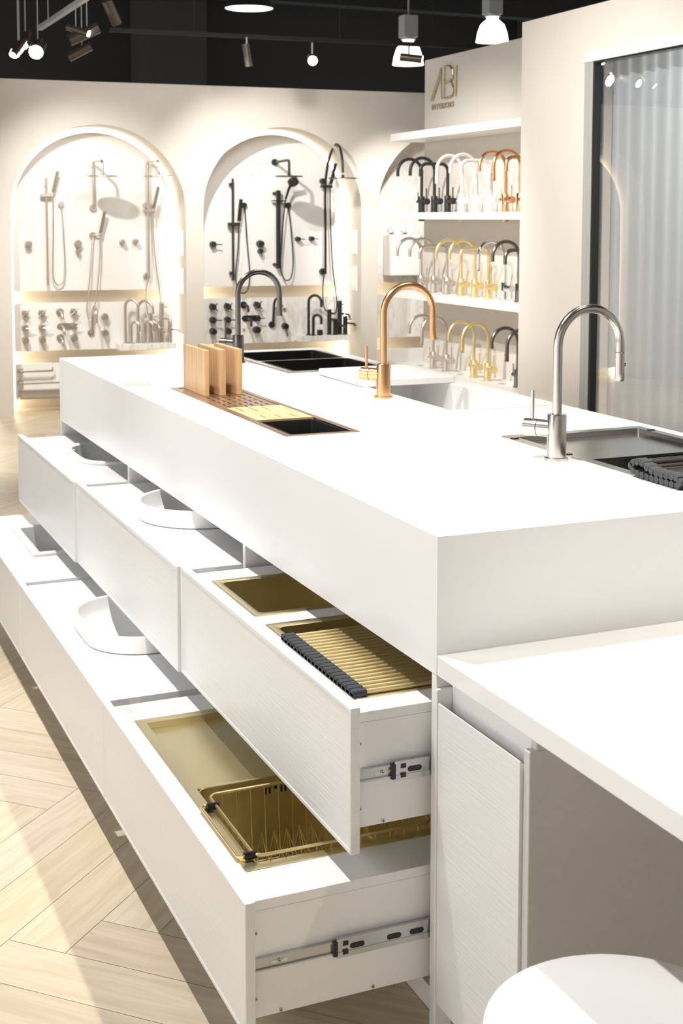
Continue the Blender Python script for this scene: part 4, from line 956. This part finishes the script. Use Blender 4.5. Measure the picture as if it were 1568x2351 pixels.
# black double sink
t = thing('double_sink', 'black granite double-bowl sink at the far end of the island', 'sink', (1.92, 4.84, ZT))
b = MB(); B1 = (1.742-1.92, 2.104-1.92, 4.862-4.84, 5.186-4.84); B2 = (1.742-1.92, 2.104-1.92, 4.494-4.84, 4.842-4.84)
b.plate(1.713-1.92, 2.125-1.92, 4.468-4.84, 5.21-4.84, 0.0002, 0.004, [B1, B2]); b.build('rim', M_steel, t, bevel=0.001)
for q in (B1, B2):
    b = MB(); b.loft([rr((q[0]+q[1])/2, (q[2]+q[3])/2, (q[1]-q[0])/2-g, (q[3]-q[2])/2-g, 0.02, z) for g, z in ((0.01, -0.202), (-0.006, -0.18), (-0.003, -0.0005), (-0.0005, 0.0005), (-0.0005, 0.0046), (0.008, 0.0046), (0.010, 0.0), (0.012, -0.17), (0.03, -0.195))]); b.build('bowl', M_bsink, t, smooth=True)
# white sink + board
t = thing('white_sink', 'white sink in the worktop beside the copper faucet', 'sink', (1.965, 3.85, ZT))
b = MB(); b.loft([rr(0, 0, 0.168+g, 0.455+g*1.0, max(0.006, 0.015+g*0.1), z) for g, z in ((-0.06, -0.195), (-0.025, -0.17), (-0.018, -0.001), (0, 0.0004), (0, 0.0016), (-0.012, 0.0016), (-0.022, -0.001), (-0.028, -0.16), (-0.05, -0.185))]); b.build('bowl', M_ceram, t, smooth=True)
b = MB(); b.loft([rr(0, 0, 0.172, 0.20, 0.015, z) for z in (0.0, 0.021)]); tag(b.build('white_board', M_gloss, None, (1.965, 4.185, ZT+0.002), bevel=0.002), 'thick white chopping board lying across the white sink behind the copper faucet', 'chopping board')
# steel sink
t = thing('steel_sink', 'steel workstation sink in the near right of the worktop', 'sink', (1.92, 2.55, ZT))
q0 = (1.713-1.92, 2.138-1.92, 2.07-2.55, 2.957-2.55); q1 = (1.741-1.92, 2.112-1.92, 2.115-2.55, 2.925-2.55); q2 = (1.752-1.92, 2.101-1.92, 2.125-2.55, 2.915-2.55)
def L4(q, z, r=0.006, g=0): return rr((q[0]+q[1])/2, (q[2]+q[3])/2, (q[1]-q[0])/2-g, (q[3]-q[2])/2-g, r, z)
b = MB(); b.loft([L4(q2, -0.222, 0.02, 0.01), L4(q2, -0.2, 0.02, -0.003), L4(q2, -0.022, 0.006, -0.003), L4(q1, -0.02, 0.006, -0.002), L4(q1, -0.0005, 0.006, -0.002), L4(q0, 0.0002), L4(q0, 0.0015), L4(q1, 0.0015, 0.006, -0.0005), L4(q1, -0.014), L4(q2, -0.014, 0.012), L4(q2, -0.20, 0.012), L4(q2, -0.215, 0.02, 0.012)])
b.build('bowl', M_steel, t, smooth=True)
b = MB(); b.box(1.7425-1.92, 2.1105-1.92, 2.630-2.55, 2.9235-2.55, -0.0135, -0.0115); b.box(1.7425-1.92, 2.1105-1.92, 2.630-2.55, 2.6335-2.55, -0.0115, -0.0085); b.build('drain_tray', M_steel, t, bevel=0.0005)
b = MB()
for x, y in ((1.716, 2.655), (1.716, 2.90), (2.116, 2.88), ): b.box(x-1.92, x+0.018-1.92, y-2.55, y+0.012-2.55, 0.0005, 0.0032)
b.build('rubber_buffer', M_rubk, t)
t = thing('rolled_mat', 'dark roll-up drying mat folded over the near side of the steel sink', 'drying mat', (1.705, 2.23, ZT+0.002))
P = [(0, 0.150, 0.028), (0, 0.135, 0.033), (0, 0.118, 0.033), (0, 0.101, 0.026), (0, 0.084, 0.022), (0, 0.067, 0.020), (0, 0.050, 0.020), (0, 0.033, 0.021), (0, 0.016, 0.022), (0, 0.0, 0.022), (0, -0.012, 0.014), (0, -0.004, 0.006), (0, 0.014, 0.006), (0, 0.031, 0.006), (0, 0.048, 0.006), (0, 0.065, 0.006), (0, 0.082, 0.006), (0, 0.099, 0.006), (0, 0.116, 0.007), (0, 0.133, 0.008), (0, 0.150, 0.012), (0, 0.158, 0.021)]
b = MB()
for p in P: b.cyl((0.012, p[1], p[2]), (0.42, p[1], p[2]), 0.0052, n=10)
b.build('slats', M_gun, t, smooth=True)
b = MB()
for k, p in enumerate(P):
    b.cyl((0.0003*(k % 3), p[1], p[2]), (0.026, p[1], p[2]), 0.0078, n=10)
    q = P[(k+1) % len(P)]; d = Vector(q)-Vector(p)
    if d.length < 0.03:
        a = Vector((0, -d.z, d.y)).normalized()*0.0045
        e0, e1 = Vector((0.0012, 0, 0)), Vector((0.0245, 0, 0))
        b.loft([[v+e for v in (Vector(p)+a, Vector(q)+a, Vector(q)-a, Vector(p)-a)] for e in (e0, e1)])
b.build('silicone_strip', M_rub, t)

# ------------------------------------------------------------------ table extension and its cabinet
b = MB(); b.box(X0, X1, 0.85, Y0-0.0005, 0.697, 0.734)
tag(b.build('bench_worktop', M_quartz, bevel=0.0025), 'lower white bench top joining the near end of the island', 'bench top')
t = thing('door_cabinet', 'white cabinet with one textured door under the lower bench top', 'cabinet', (X0, 1.742, 0))
b = MB(); b.box(0.026, X1-X0, 0.0185, 0.300, 0.08, 0.6965); b.build('carcass', M_mel, t)
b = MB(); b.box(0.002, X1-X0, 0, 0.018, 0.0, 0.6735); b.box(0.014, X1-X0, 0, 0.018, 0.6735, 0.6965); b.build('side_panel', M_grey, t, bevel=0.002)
b = MB(); b.box(-0.004, 0.03, 0.3005, 0.3095, 0.0, 0.675); b.build('filler_strip', M_mel, t, bevel=0.0025)
b = MB(); b.prism([(-0.003, 0.1), (0.016, 0.1), (0.016, 0.628), (0.009, 0.642), (-0.001, 0.652), (-0.003, 0.652)], 'y', 0.0205, 0.2985); b.build('door', M_lacq, t, bevel=0.0008)
b = MB(); b.box(0.04, 0.06, 0.0185, 0.30, 0.001, 0.079); b.build('plinth', M_mel, t)

# stool
t = thing('stool', 'round white stool top below the bench, bottom right', 'stool', (0.9766, 1.344, 0))
b = MB(); b.lathe([(0.10, 0.440), (0.170, 0.445), (0.182, 0.455), (0.186, 0.464), (0.184, 0.4715), (0.178, 0.475), (0.10, 0.4765), (0.02, 0.477)], n=64); b.build('seat', M_ceram, t, smooth=True)
b = MB(); b.lathe([(0.022, 0.018), (0.022, 0.440)], n=24); b.build('stem', M_mwhite, t, smooth=True)
b = MB(); b.lathe([(0.15, 0), (0.15, 0.006), (0.14, 0.012), (0.03, 0.02)], n=48); b.build('base', M_mwhite, t, smooth=True)
